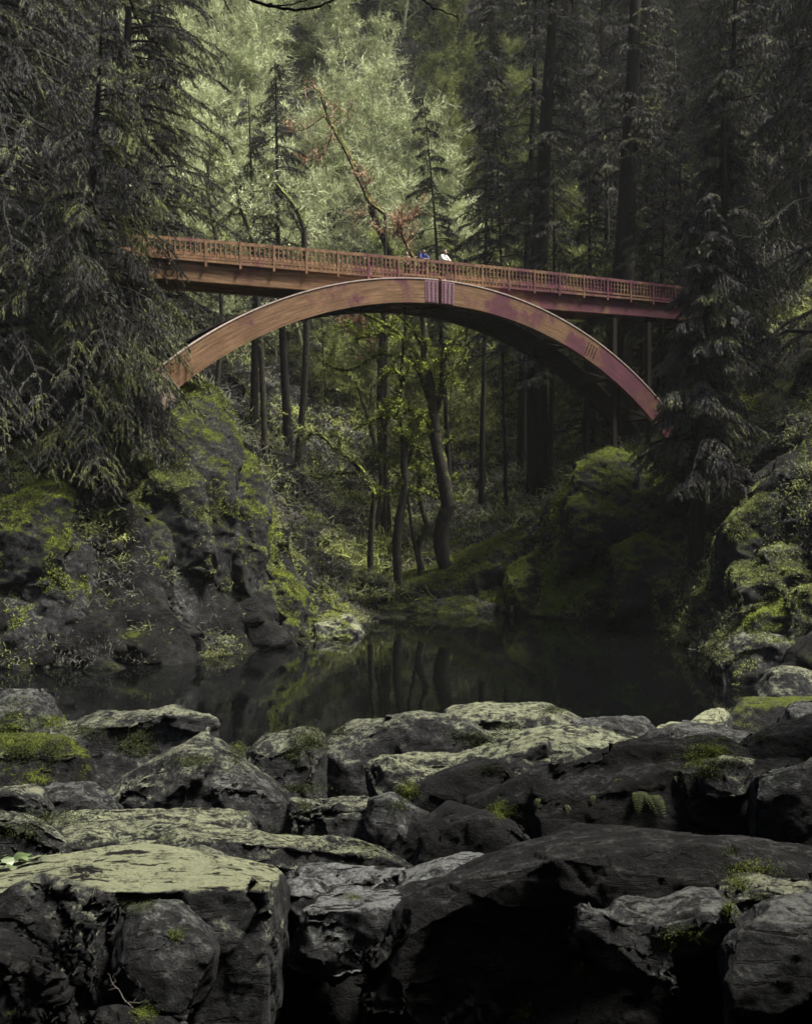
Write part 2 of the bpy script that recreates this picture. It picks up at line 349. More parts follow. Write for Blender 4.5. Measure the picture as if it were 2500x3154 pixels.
# bedrock under the foreground; rise behind the viewpoint added to block sky light
for x in (-16, -9, -3, 3, 9, 16):
    T += [(x, 26.5, -1.0), (x, 24, 1.0), (x, 20, 1.9), (x, 15, 2.0), (x, 11, 2.3), (x, 7, 1.6), (x, 4.6, 1.6), (x, 2.6, 5.0), (x, 0, 5.5), (x, -4, 6.5), (x * 2, -14, 17), (x * 3, -30, 36), (x * 3, -60, 50)]
T += [(30, 30, 3), (34, 18, 9), (40, 0, 18), (-30, 22, 6), (-40, 0, 20), (-60, 20, 28), (60, 20, 28), (55, 45, 28), (-55, 55, 28), (60, 75, 42), (-50, 80, 40), (-90, 60, 55), (90, 60, 55), (90, 140, 80), (-90, 140, 80), (0, 220, 105), (90, 220, 110), (-90, 220, 110), (-90, -30, 50), (90, -30, 50)]
T = np.array(T)
def rbf_fit(pts):
    d = np.sqrt(((pts[:, None, :2] - pts[None, :, :2]) ** 2).sum(-1))
    n = len(pts); A = np.zeros((n + 3, n + 3)); A[:n, :n] = d + np.eye(n) * 0.02
    A[:n, n] = 1; A[:n, n + 1:] = pts[:, :2]; A[n, :n] = 1; A[n + 1:, :n] = pts[:, :2].T
    return np.linalg.solve(A, np.concatenate([pts[:, 2], np.zeros(3)]))
WT = rbf_fit(T)
def ground(x, y):
    x = np.atleast_1d(np.asarray(x, float)); y = np.atleast_1d(np.asarray(y, float)); out = np.zeros(len(x))
    for i in range(0, len(x), 20000):
        xx, yy = x[i:i + 20000], y[i:i + 20000]
        d = np.sqrt((xx[:, None] - T[None, :, 0]) ** 2 + (yy[:, None] - T[None, :, 1]) ** 2)
        out[i:i + 20000] = d @ WT[:-3] + WT[-3] + WT[-2] * xx + WT[-1] * yy
    return out
def rough_ground(x, y):
    z = ground(x, y); p = np.stack([x, y, z * 0.6], 1)
    ft, ed = facet(p * 0.45, 5)
    ft2, _ = facet(p * 1.3, 9)
    amp = np.clip((z + 1.0) / 3, 0.05, 1) * np.clip((y - 24) / 4, 0.15, 1)
    return z + amp * (fbm(p * 0.22, 4, 3) * 0.7 + ft * 0.75 + ft2 * 0.28 + fbm(p * 2.2, 3, 8) * 0.12)
def axis_(segs):
    out = []
    for a_, b_, st in segs: out.append(np.arange(a_, b_, st))
    return np.concatenate(out)
gx = axis_([(-90, -26, 2.0), (-26, 28, 0.28), (28, 92, 2.0)]); gy = axis_([(-60, -6, 2.0), (-6, 26, 0.6), (26, 46, 0.5), (46, 80, 0.28), (80, 110, 0.7), (110, 222, 2.0)])
X, Y = np.meshgrid(gx, gy); zf = rough_ground(X.ravel(), Y.ravel())
nxy = (len(gy), len(gx)); v = np.stack([X.ravel(), Y.ravel(), zf], 1)
# sideways displacement breaks up the steep faces
pq = v * 0.5; ft_, _ = facet(v * 0.55, 61); k_ = np.clip((v[:, 1] - 26) / 6, .3, 1); v[:, 0] += (fbm(pq, 4, 31) * 0.45 + ft_ * 0.9) * k_; v[:, 1] += (fbm(pq, 4, 41) * 0.45 - ft_ * 0.9) * k_
ac = Acc(); idx = np.arange(len(v)).reshape(nxy)
fq = np.stack([idx[:-1, :-1], idx[:-1, 1:], idx[1:, 1:], idx[1:, :-1]], -1).reshape(-1, 4)
ac.v.append(v); ac.f.append(fq); ac.r.append(np.full(len(fq), .5)); ac.n = len(v)
tag(link('ground', ac.mesh('ground'), M['terrain']), kind='structure')

# ------------------------------------------------------------------ water
m, nt, b = new_mat('dark_water')
b.inputs['Base Color'].default_value = (0.0015, 0.0018, 0.0018, 1); b.inputs['Roughness'].default_value = 0.03; b.inputs['IOR'].default_value = 1.33
geo = nt.nodes.new('ShaderNodeNewGeometry'); mp = node(nt, 'ShaderNodeMapping'); mp.inputs['Scale'].default_value = (1.0, 0.45, 1); nt.links.new(geo.outputs['Position'], mp.inputs[0])
bp = node(nt, 'ShaderNodeBump', i_Strength=0.10, i_Distance=0.05); nt.links.new(noise(nt, mp.outputs[0], 1.6, 3, 0.5), bp.inputs['Height']); nt.links.new(bp.outputs[0], b.inputs['Normal'])
ac = Acc(); ac.quads(np.array([[(-60, 20, 0), (40, 20, 0), (40, 85, 0), (-60, 85, 0)]], float))
tag(link('water', ac.mesh('water'), m, smooth=False), kind='structure')

# ------------------------------------------------------------------ footbridge
TH = math.radians(30); AX = np.array([math.cos(TH), math.sin(TH), 0]); NX = np.array([-math.sin(TH), math.cos(TH), 0]); UP = np.array([0, 0, 1.0])
B0 = np.array([0.37, 65.0, 0.0])
def bp3(s_, w_, z_): return np.array([s_, w_, z_], float)      # bridge-local coordinates
bridge = empty('footbridge', tuple(B0)); bridge.rotation_euler = (0, 0, TH)
tag(bridge, 'reddish brown timber arch footbridge spanning the gorge above the dark pool', 'bridge')
def bpart(name, acc, m, smooth=False, parent=None):
    if name in ('deck_girder', 'deck', 'floor_beam', 'railing_post', 'railing_panel', 'bent_cap'):     # the deck climbs gently to the right
        acc.v = [v_ + UP * (0.022 * (v_[:, :1] - 2.6) + 0.17 * (1 - ((v_[:, :1] - 2.6) / 20) ** 2)) for v_ in acc.v]
    me = acc.mesh(name); me.materials.append(m)
    me.polygons.foreach_set('use_smooth', [smooth] * len(me.polygons))
    o = bpy.data.objects.new(name, me); C.objects.link(o); o.parent = parent or bridge
    return o
ex, ey, ez = np.eye(3)
SC, ZC, R1, R0 = 1.83, 19.93 - 25.9, 25.9, 24.55
a0 = math.asin((-14.7 - SC) / R1); a1 = math.asin((21.3 - SC) / R1)
def arc_box(acc, w0, w1, ra, rb, t0, t1, n=48):
    t = np.linspace(t0, t1, n); s_, c_ = np.sin(t), np.cos(t)
    def pt(r, w_): return np.stack([SC + r * s_, np.full(n, w_), ZC + r * c_], 1)
    ring = np.stack([pt(ra, w0), pt(rb, w0), pt(rb, w1), pt(ra, w1)], 1); acc.grid(ring)
    for k in (0, -1):
        q = ring[k][None]; acc.quads(q if k else q[:, ::-1], 0.5)
# each rib is built of laminated segments; the two halves meet at the crown hinge
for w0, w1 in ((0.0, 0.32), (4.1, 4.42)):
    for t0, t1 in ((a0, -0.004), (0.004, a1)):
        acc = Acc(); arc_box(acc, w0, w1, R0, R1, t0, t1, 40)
        rib = bpart('arch_rib', acc, M['wood_arc'] if w0 < 1 else M['shade_timber'])  # far rib is coloured near black to stand for its shade
        acc = Acc(); arc_box(acc, w0 - 0.03, w1 + 0.03, R1 + 0.003, R1 + 0.06, t0, t1, 40); bpart('flashing', acc, M['flash'], parent=rib)
    # crown splice plates with bolts
    for sg in (-1, 1):
        acc = Acc(); tm = sg * 0.022
        arc_box(acc, w0 - 0.025, w0 - 0.003, R0 + 0.05, R1 - 0.05, tm - 0.017, tm + 0.017, 5)
        pl = bpart('splice_plate', acc, M['steel'])
        for i in range(3):
            for j in range(7):
                acc = Acc()
                t = tm + (i - 1) * 0.011; r = R0 + 0.15 + j * 0.175
                c = np.array([SC + r * math.sin(t), w0 - 0.045, ZC + r * math.cos(t)])
                acc.tube([c + ey * 0.02, c - ey * 0.01, c - ey * 0.02], [0.045, 0.045, 0.02], 6)
                bpart('bolt', acc, M['bolt'], parent=pl)
    # bolt clusters part way down the right limb
    for i in range(4):
        for j in range(4):
            acc = Acc(); t = 0.455 + (i - 1) * 0.009; r = R0 + 0.3 + j * 0.22
            c = np.array([SC + r * math.sin(t), w0 - 0.015, ZC + r * math.cos(t)]); acc.tube([c + ey * 0.03, c - ey * 0.02], [0.04, 0.04], 6)
            bpart('bolt', acc, M['bolt'])
# cross struts and diagonal bracing between the ribs
for t in np.linspace(a0 + 0.12, a1 - 0.12, 9):
    r = (R0 + R1) / 2; acc = Acc(); s_, c_ = math.sin(t), math.cos(t)
    acc.box((SC + r * s_, 2.035, ZC + r * c_), ex * 0.11 * c_ - ez * 0.11 * s_, ey * 1.885, (ex * s_ + ez * c_) * 0.42)
    bpart('cross_strut', acc, M['shade_timber'])
# vertical steel blade hanging at the crown, tie rods
tt = np.linspace(a0 + 0.12, a1 - 0.12, 9)
for k in range(8):
    for fl in (0, 1):
        p = [np.array([SC + R0 * 1.004 * math.sin(t), (0.32, 4.1)[(i + fl) % 2], ZC + R0 * 1.004 * math.cos(t)]) for i, t in enumerate((tt[k], tt[k + 1]))]
        acc = Acc(); acc.tube(np.linspace(p[0], p[1], 4), [0.05] * 4, 5); bpart('brace_rod', acc, M['shade_timber'])
# deck: girders, underside, boards, posts and railing panels
S0, S1 = -16.4, 24.5
for w0 in (0.5, 3.25):
    acc = Acc(); acc.box(((S0 + S1) / 2, w0 + 0.15, 19.395), ex * (S1 - S0) / 2, ey * 0.15, ez * 0.495); bpart('deck_girder', acc, M['wood'])
acc = Acc(); acc.box(((S0 + S1) / 2, 2.025, 19.96), ex * (S1 - S0) / 2, ey * 1.72, ez * 0.06); bpart('deck', acc, M['wood_rail'])
for s_ in np.arange(S0 + 0.6, S1, 2.4):
    acc = Acc(); acc.box((s_, 2.025, 19.55), ex * 0.08, ey * 1.22, ez * 0.3); bpart('floor_beam', acc, M['shade_timber'])
BAY = 1.92
for w0, sgn in ((0.36, -1), (3.69, 1)):
    ks = np.arange(S0 + 0.3, S1 - 0.2, BAY)
    for i, s_ in enumerate(ks):
        acc = Acc(); acc.box((s_, w0, 20.32), ex * 0.065, ey * 0.065, ez * 0.72); bpart('railing_post', acc, M['wood_rail'])
        if i == len(ks) - 1: break
        acc = Acc(); c = s_ + BAY / 2; L = BAY / 2 - 0.068
        acc.box((c, w0, 20.93), ex * L, ey * 0.045, ez * 0.085)       # top board
        acc.box((c, w0, 20.05), ex * L, ey * 0.045, ez * 0.055)
        for hz in (20.38, 20.64): acc.box((c, w0 + 0.024, hz), ex * L, ey * 0.016, ez * 0.035)
        for j in range(6):
            acc.box((s_ + (j + 1) * BAY / 7, w0 - 0.018, 20.475), ex * 0.032, ey * 0.022, ez * 0.367)
        bpart('railing_panel', acc, M['wood_rail'])
# concrete bearings, bents under the approach spans
def gz(s_, w_):
    p = B0 + AX * s_ + NX * w_; return float(ground(p[0], p[1])[0])
for w0 in (0.16, 4.26):
    for t, sg in ((a0, -1), (a1, 1)):
        r = (R0 + R1) / 2; c = np.array([SC + r * math.sin(t), w0, ZC + r * math.cos(t)])
        d = np.array([math.cos(t), 0, -math.sin(t)]); nn = np.array([math.sin(t), 0, math.cos(t)])
        acc = Acc(); acc.box(c + d * sg * 0.27, d * 0.25, ey * 0.36, nn * 0.72)
        acc.box(c + d * sg * 1.0 - nn * .25, d * 0.45, ey * 0.45, nn * 0.8); bpart('concrete_bearing', acc, M['concrete'])
for s_ in (15.4, 18.3, 22.3, -15.9):
    for w0 in (0.65, 3.4):
        zb = gz(s_, w0) - 1.5; acc = Acc(); acc.box((s_, w0, (18.88 + zb) / 2), ex * 0.15, ey * 0.14, ez * (18.88 - zb) / 2); bpart('bent_post', acc, M['shade_timber'])
    acc = Acc(); acc.box((s_, 2.0, 18.70), ex * 0.145, ey * 1.25, ez * 0.14); bpart('bent_cap', acc, M['shade_timber'])

# ------------------------------------------------------------------ rocks
def resample(pl, n, Ddef):
    a_ = np.array([(p[0], p[1], p[2] if len(p) > 2 else Ddef) for p in pl], float)
    t = (a_[:, 0] - a_[0, 0]) / max(1e-6, (a_[-1, 0] - a_[0, 0])); t = np.maximum.accumulate(t + np.arange(len(t)) * 1e-6); t /= t[-1]
    u = np.linspace(0, 1, n); return np.stack([np.interp(u, t, a_[:, k]) for k in range(3)], 1)
ROCK_N = [0]
def rock(label, sil, Db, front, Df, drop, mat='rock', rough=1.0, vox=None, cat='rock', group=None, lobes=(), name='boulder', lean=0.12, bulge=0.12, chips=((18, 0.55, 0.03), (40, 0.25, 0.010)), tilt=0.12):
    ROCK_N[0] += 1; sd_ = ROCK_N[0] * 13
    bm = bmesh.new()
    jr = np.random.default_rng(sd_ + 5)
    def loft(sil, Db, front, Df, drop):
        n = 22
        A = np.array([P(*q) for q in resample(sil, n, Db)]); F = np.array([P(*q) for q in resample(front, n, Df)])
        thick = np.linalg.norm((A - F)[:, :2], axis=1).mean(); wid = np.linalg.norm(A[-1] - A[0]); hi = max(0.5, drop * 0.7 + thick * 0.3)
        nc = int(np.clip(round(wid / (hi * 1.25)), 1, 7)); cuts = np.linspace(0, n - 1, nc + 1)
        for c_ in range(nc):
            i0 = max(0, int(round(cuts[c_] - 1.2))); i1 = min(n - 1, int(round(cuts[c_ + 1] + 1.2))); m_ = max(2, min(5, (i1 - i0) // 3 + 1))
            pts = []; jj = 0.10 * min(hi, 1.5); sh = jr.normal() * 0.08 * hi
            for i in np.unique(np.linspace(i0, i1, m_ + 1).round().astype(int)):
                a_, f_ = A[i], F[i]; J = lambda k=1.0: jr.normal(size=3) * jj * k
                pts += [a_ + J(.35), f_ + J(.6) + np.array([0, sh, 0]), (a_ + f_) / 2 + UP * (0.03 + 0.05 * jr.random()) * thick,
                        f_ - UP * drop * (0.35 + 0.25 * jr.random()) + np.array([0, -1, 0]) * (lean * drop * 0.5 + drop * (bulge * 0.6 + 0.10 * jr.random())) + J(),
                        f_ - UP * drop + np.array([0, -1, 0]) * lean * drop + J(2), a_ - UP * drop * 0.45 + np.array([0, 0.25 * drop, 0]) + J(), a_ - UP * drop + np.array([0, 0.35 * drop, 0])]
            vs = [bm.verts.new(q) for q in pts]; r_ = bmesh.ops.convex_hull(bm, input=vs)
            bmesh.ops.delete(bm, geom=[g for g in r_['geom_interior'] if isinstance(g, bmesh.types.BMVert)], context='VERTS')
        return A, F
    A, F = loft(sil, Db, front, Df, drop)
    for lb in lobes: loft(*lb)
    me = bpy.data.meshes.new('r'); bm.to_mesh(me); bm.free()
    o = bpy.data.objects.new(name, me); C.objects.link(o)
    D = (Db + Df) / 2; vox = vox or max(0.014, D * 0.0021)
    md = o.modifiers.new('r', 'REMESH'); md.mode = 'VOXEL'; md.voxel_size = vox
    sm = o.modifiers.new('s', 'SMOOTH'); sm.iterations = 1; sm.factor = 0.5
    dg = bpy.context.evaluated_depsgraph_get(); m2 = bpy.data.meshes.new_from_object(o.evaluated_get(dg))
    o.modifiers.clear(); o.data = m2; bpy.data.meshes.remove(me)
    nv = len(m2.vertices); v = np.empty(nv * 3, np.float32); m2.vertices.foreach_get('co', v); v = v.reshape(-1, 3).astype(float)
    nr = np.empty(nv * 3, np.float32); m2.vertex_normals.foreach_get('vector', nr); nr = nr.reshape(-1, 3).astype(float)
    ext = v.max(0) - v.min(0); size = float(np.sort(ext)[1])
    q = v.copy()
    # tilted bedding
    bed = q @ np.array([0.25, -0.1, 1.0])
    sz = min(size, 1.8)
    q2 = q / sz
    f1, _ = facet(q2 * 1.7, sd_); f2, e2 = facet(q2 * 4.2, sd_ + 50)
    qs = np.stack([q[:, 0] * 1.2, q[:, 1] * 1.2, bed * 5], 1) / sz
    st = fbm(qs * 2.2, 3, sd_ + 9)
    fi = fbm(q * 6, 4, sd_ + 20)
    top = np.clip(nr[:, 2], 0, 1)
    f4, _ = facet(q2 * 10 + 0.12 * fbm(q2 * 6, 2, sd_)[:, None], sd_ + 90)
    disp = sz * rough * (0.030 * f1 + 0.018 * f2 + 0.006 * f4 + 0.02 * fbm(q2 * 1.3, 2, sd_ + 70))
    disp *= (1 - 0.5 * top)
    # little steps and cracks on the flat tops
    st2 = np.stack([q[:, 0] * 1.3 + q[:, 1] * 0.6, q[:, 1] * 3.0 - q[:, 0] * 0.9, q[:, 2]], 1) * 2.4
    f3, e3 = facet(st2, sd_ + 80)
    disp += top * 0.012 * f3 * rough * min(1.5, D / 8)
    v += nr * disp[:, None]
    # broken faces: planes that shear corners off, large, middling and small
    rg = np.random.default_rng(sd_); v = v.astype(np.float32); nr = nr.astype(np.float32)
    for cnt, R, cdep in chips:
        m2.vertices.foreach_set('co', v.ravel()); m2.update(); t_ = np.empty(nv * 3, np.float32); m2.vertex_normals.foreach_get('vector', t_); nr = t_.reshape(-1, 3)
        h_ = np.zeros(nv, np.float32)
        for i_ in rg.integers(0, nv, cnt):
            d_ = v - v[i_]; near = np.nonzero(np.abs(d_).max(1) < R * sz)[0]; dd_ = d_[near]
            m_ = nr[near].mean(0) + 0.3 * nr[i_] + rg.normal(size=3) * tilt; m_ = (m_ / np.linalg.norm(m_)).astype(np.float32); nm = nr[near] @ m_
            dn = (dd_ @ m_ + cdep * sz * (0.5 + rg.random())) / np.maximum(nm, 0.35)
            dn = np.clip(dn, 0, 2.5 * cdep * sz) * np.clip(nm * 4 - 0.6, 0, 1) * np.clip(2.6 - 2.6 * np.linalg.norm(dd_, axis=1) / (R * sz), 0, 1)
            h_[near] = np.maximum(h_[near], dn)
        v = v - nr * h_[:, None]
    v = v.astype(float)
    v += nr * ((0.010 * fi + 0.012 * sz * st) * rough)[:, None]
    m2.vertices.foreach_set('co', v.astype(np.float32).ravel()); m2.update()
    c = (v.max(0) + v.min(0)) / 2; c[2] = v[:, 2].min()
    m2.transform(__import__('mathutils').Matrix.Translation(-Vector(c))); o.location = c
    m2.materials.clear(); m2.materials.append(M[mat]); m2.polygons.foreach_set('use_smooth', [True] * len(m2.polygons))
    tag(o, label, cat, group); return o
#FOREROCKS
rock('angular grey boulder with green moss below its crest at the left edge by the pool', [(-60, 2130), (0, 2106), (88, 2100), (117, 2130), (175, 2173), (200, 2230)], 21.5, [(-60, 2240), (0, 2230), (90, 2240), (181, 2250), (220, 2280)], 20.3, 2.0, 'rock_grey')
rock('small squarish grey stone behind the mossy crested boulder at the left edge', [(85, 2110), (97, 2103), (149, 2097), (161, 2150), (175, 2180)], 23.5, [(85, 2150), (120, 2145), (150, 2150), (175, 2190)], 22.8, 1.8, 'rock_grey')
rock('long grey ridge of rock with a raised knob at its right end against the pool', [(150, 2212), (199, 2207), (316, 2201), (380, 2187), (468, 2174), (550, 2158), (585, 2148), (614, 2153), (632, 2200)], 20.0, [(120, 2250), (230, 2245), (330, 2240), (430, 2225), (520, 2215), (590, 2215), (640, 2260)], 18.9, 1.7, 'rock')
rock('mossy stepped block below the long grey ridge at left', [(-60, 2270), (60, 2262), (150, 2262), (230, 2262), (270, 2300)], 18.4, [(-60, 2300), (60, 2330), (130, 2340), (240, 2300), (280, 2340)], 17.6, 1.9, 'rock_mossy')
rock('big peaked boulder with its left face black in shade', [(318, 2419), (370, 2385), (421, 2362), (515, 2290), (560, 2262), (608, 2249), (650, 2243), (702, 2284), (735, 2340), (820, 2390), (892, 2440)], 16.6, [(330, 2445), (420, 2400), (500, 2370), (580, 2345), (650, 2350), (720, 2400), (790, 2440), (880, 2480)], 15.2, 1.25, 'rock')
rock('rounded lower shoulder boulder leaning on the right of the big peaked one', [(690, 2370), (740, 2345), (800, 2365), (860, 2410), (892, 2440), (900, 2470)], 15.0, [(660, 2420), (720, 2400), (780, 2420), (850, 2450), (890, 2490)], 14.3, 0.9, 'rock_grey')
rock('small dark stone with moss in the saddle right of the big peak', [(690, 2285), (725, 2262), (784, 2284), (815, 2320)], 18.5, [(690, 2330), (730, 2300), (780, 2310), (820, 2350)], 17.8, 1.2, 'rock_mossy')
rock('domed boulder with a mossy right shoulder in the middle of the ridge by the pool', [(770, 2292), (800, 2272), (843, 2249), (907, 2234), (945, 2246), (975, 2262), (1005, 2270)], 18.2, [(770, 2310), (820, 2300), (880, 2300), (940, 2300), (980, 2300), (1010, 2320)], 17.2, 1.6, 'rock')
rock('massive square flat topped block with a dark left face in the ridge centre', [(985, 2285), (1063, 2240), (1093, 2208), (1198, 2194), (1250, 2194), (1268, 2205), (1385, 2203), (1438, 2228), (1485, 2258)], 20.2, [(975, 2310), (1060, 2262), (1110, 2240), (1200, 2225), (1280, 2222), (1380, 2228), (1440, 2262), (1490, 2280)], 18.9, 1.3, 'rock')
rock('layered pale topped slab rising at the back of the rocks above the pool', [(1345, 2212), (1391, 2178), (1490, 2163), (1578, 2162), (1602, 2160), (1680, 2158), (1692, 2190), (1760, 2211), (1830, 2220)], 23.0, [(1350, 2250), (1420, 2235), (1500, 2230), (1590, 2235), (1690, 2240), (1760, 2250), (1840, 2262)], 21.0, 1.5, 'rock_mid')
rock('long low slab with pale lichen stepping down toward the right of the back slab', [(1470, 2262), (1590, 2256), (1700, 2240), (1800, 2248), (1900, 2262), (1990, 2285)], 20.4, [(1440, 2290), (1560, 2290), (1700, 2285), (1800, 2290), (1900, 2300), (1990, 2315)], 18.6, 1.1, 'rock_mid')
rock('flat pale ledge glowing below the massive square block', [(1140, 2348), (1200, 2338), (1290, 2322), (1414, 2322), (1520, 2300), (1607, 2270), (1700, 2262)], 18.2, [(1120, 2366), (1200, 2366), (1280, 2374), (1373, 2383), (1430, 2366), (1560, 2320), (1700, 2290)], 16.4, 0.75, 'rock_mid')
rock('humped rock with a dark front face just below the pale ledge', [(1275, 2412), (1340, 2385), (1420, 2360), (1480, 2335), (1526, 2317), (1567, 2355), (1585, 2400)], 15.8, [(1280, 2430), (1350, 2402), (1420, 2380), (1490, 2360), (1530, 2345), (1570, 2390), (1590, 2420)], 15.1, 0.9, 'rock_dark')
rock('grey round shouldered rock right of the dark hump in the centre', [(1528, 2320), (1570, 2292), (1619, 2276), (1680, 2270), (1736, 2276), (1800, 2305), (1830, 2330)], 17.2, [(1550, 2350), (1600, 2320), (1660, 2300), (1740, 2305), (1800, 2335), (1840, 2350)], 16.4, 1.1, 'rock_mid')
rock('low cracked block with a mossy corner between the domed boulder and the small wedge', [(885, 2450), (950, 2428), (1030, 2440), (1140, 2450), (1200, 2470), (1240, 2500)], 14.9, [(870, 2470), (950, 2470), (1040, 2478), (1120, 2470), (1190, 2490), (1240, 2520)], 14.0, 0.8, 'rock')
rock('small dark wedge of rock with a pale right side in the centre', [(1140, 2462), (1190, 2448), (1227, 2436), (1280, 2445), (1325, 2488)], 14.0, [(1140, 2475), (1190, 2465), (1232, 2455), (1262, 2500), (1315, 2505)], 13.5, 0.7, 'rock_grey')
rock('sloping slab running up to the right from the dark central gully', [(1160, 2562), (1260, 2520), (1373, 2474), (1444, 2470), (1514, 2480), (1570, 2500)], 13.9, [(1170, 2585), (1270, 2545), (1370, 2500), (1440, 2495), (1520, 2505), (1580, 2530)], 13.2, 0.8, 'rock_dark')
rock('lower sloping slab with a green moss tuft on its upper right corner', [(1285, 2570), (1360, 2530), (1444, 2504), (1514, 2492), (1567, 2508), (1640, 2560)], 13.0, [(1290, 2600), (1360, 2560), (1440, 2535), (1520, 2520), (1580, 2540), (1650, 2590)], 12.3, 0.9, 'rock_dark')
rock('huge dark rock face hung with ferns on the right of the middle distance', [(1440, 2474), (1561, 2410), (1649, 2363), (1747, 2326), (1795, 2330), (1937, 2308), (2032, 2269), (2148, 2261), (2232, 2269), (2300, 2300)], 15.0, [(1460, 2490), (1570, 2430), (1660, 2385), (1760, 2345), (1850, 2345), (1950, 2330), (2040, 2295), (2150, 2290), (2240, 2300), (2320, 2330)], 14.2, 1.7, 'rock_shaded', lobes=[([(1640, 2400), (1800, 2350), (2000, 2330), (2300, 2330), (2560, 2360)], 14.6, [(1640, 2430), (1800, 2400), (2000, 2380), (2300, 2380), (2560, 2400)], 13.7, 2.2)])
rock('low grey hump on the skyline of rocks right of the layered slab', [(1755, 2216), (1800, 2210), (1895, 2203), (1937, 2211), (1990, 2240), (2030, 2262)], 21.8, [(1755, 2240), (1830, 2240), (1900, 2240), (1960, 2255), (2030, 2280)], 20.8, 1.2, 'rock_grey')
rock('broad low dome with pale lichen edge on the right of the ridge', [(1955, 2275), (2037, 2242), (2106, 2229), (2206, 2229), (2264, 2247), (2330, 2262)], 19.4, [(1965, 2292), (2040, 2270), (2110, 2262), (2200, 2265), (2260, 2275), (2330, 2290)], 18.5, 1.1, 'rock_grey')
rock('long dark rising rock at the right edge above the fern face', [(2235, 2292), (2300, 2255), (2358, 2228), (2410, 2222), (2474, 2203), (2560, 2190)], 16.0, [(2245, 2310), (2310, 2275), (2370, 2255), (2420, 2245), (2480, 2235), (2560, 2225)], 15.0, 1.3, 'rock_dark')
rock('rounded dark boulder poking over the right end of the ridge', [(2395, 2205), (2425, 2180), (2453, 2163), (2500, 2153), (2560, 2150)], 24.0, [(2395, 2220), (2440, 2200), (2500, 2190), (2560, 2190)], 23.0, 1.5, 'rock_grey')
rock('small cut block with a lit top and mossy side set in the dark right face', [(2160, 2345), (2200, 2334), (2260, 2332), (2315, 2338)], 13.8, [(2165, 2356), (2210, 2350), (2260, 2350), (2315, 2355)], 13.2, 0.35, 'rock_mid')
rock('flat topped ledge with moss patch at the right edge below the rising rock', [(2300, 2385), (2348, 2353), (2430, 2347), (2560, 2345)], 13.2, [(2310, 2395), (2350, 2378), (2432, 2366), (2560, 2368)], 12.4, 0.7, 'rock_grey')
rock('low flat pale slab touching the water behind the right end of the ridge', [(2010, 2240), (2050, 2230), (2090, 2228), (2140, 2232)], 27.5, [(2000, 2250), (2050, 2246), (2100, 2246), (2150, 2250)], 26.0, 1.5, 'rock_pale')
rock('blurred pale boulder left of the mossy topped one beyond the ridge at right', [(2120, 2225), (2158, 2190), (2200, 2174), (2232, 2179), (2245, 2215)], 31.0, [(2115, 2235), (2155, 2215), (2200, 2205), (2240, 2215), (2250, 2235)], 29.5, 3.0, 'rock_pale')
rock('large mossy topped boulder with a black front beyond the ridge at right', [(2230, 2205), (2253, 2160), (2311, 2150), (2390, 2142), (2443, 2156), (2520, 2150)], 34.0, [(2232, 2215), (2260, 2180), (2320, 2172), (2390, 2172), (2440, 2180), (2520, 2180)], 32.0, 3.2, 'rock_mossy')
rock('rounded pale capped boulder standing at the right edge of the pool', [(2325, 2125), (2345, 2080), (2375, 2056), (2428, 2048), (2480, 2062), (2540, 2085)], 37.0, [(2325, 2130), (2350, 2095), (2385, 2078), (2430, 2072), (2490, 2085), (2540, 2105)], 35.5, 3.5, 'rock_mid')
rock('low humped rock at the left edge above the flat pavement', [(-60, 2436), (0, 2430), (60, 2420), (105, 2416), (146, 2436), (185, 2500)], 14.8, [(-60, 2455), (0, 2452), (60, 2448), (110, 2450), (150, 2480), (190, 2520)], 14.0, 0.8, 'rock')
rock('grey split block with rounded right end left of the big peaked boulder', [(125, 2424), (176, 2405), (230, 2406), (293, 2413), (345, 2430), (369, 2458)], 15.2, [(130, 2450), (180, 2440), (240, 2440), (300, 2445), (350, 2458), (375, 2480)], 14.5, 0.8, 'rock_grey')
rock('cracked boulder with leafy weeds at its foot at the left edge', [(-60, 2478), (0, 2480), (76, 2489), (146, 2524), (193, 2577), (235, 2640)], 10.9, [(-60, 2530), (0, 2528), (60, 2535), (120, 2565), (170, 2600), (225, 2655)], 10.1, 0.9, 'rock')
rock('flat cracked pavement of pale rock between the left boulders', [(120, 2530), (250, 2498), (400, 2486), (560, 2500), (720, 2510), (800, 2530)], 13.6, [(190, 2640), (300, 2630), (400, 2620), (520, 2600), (650, 2590), (780, 2580)], 10.6, 0.8, 'rock_mid', name='rock_ledge')
rock('long humped slab with pale mossy crest running right behind the main boulder', [(290, 2622), (360, 2600), (421, 2576), (527, 2538), (608, 2528), (702, 2548), (848, 2538), (958, 2560), (1095, 2582), (1195, 2603), (1258, 2629), (1290, 2660)], 10.6, [(300, 2640), (380, 2620), (450, 2600), (540, 2575), (610, 2575), (700, 2590), (850, 2585), (950, 2595), (1095, 2615), (1195, 2635), (1255, 2655), (1295, 2675)], 9.9, 0.75, 'rock_mid')
rock('small dark stone tucked between the main boulder and the humped slab', [(528, 2615), (560, 2606), (614, 2608), (660, 2618), (705, 2632)], 9.6, [(530, 2640), (570, 2632), (620, 2630), (670, 2638), (710, 2650)], 9.2, 0.5, 'rock')
rock('huge flat topped boulder crusted with pale lichen in the left foreground', [(-160, 2700), (0, 2679), (146, 2638), (293, 2622), (468, 2602), (527, 2610), (570, 2640), (661, 2640), (778, 2637), (850, 2655), (876, 2690)], 9.0, [(-160, 2760), (0, 2750), (117, 2734), (252, 2750), (320, 2780), (400, 2762), (497, 2740), (585, 2752), (702, 2752), (800, 2722), (880, 2712)], 7.2, 2.6, 'rock_pale', rough=0.7, bulge=0.02, lean=0.0)
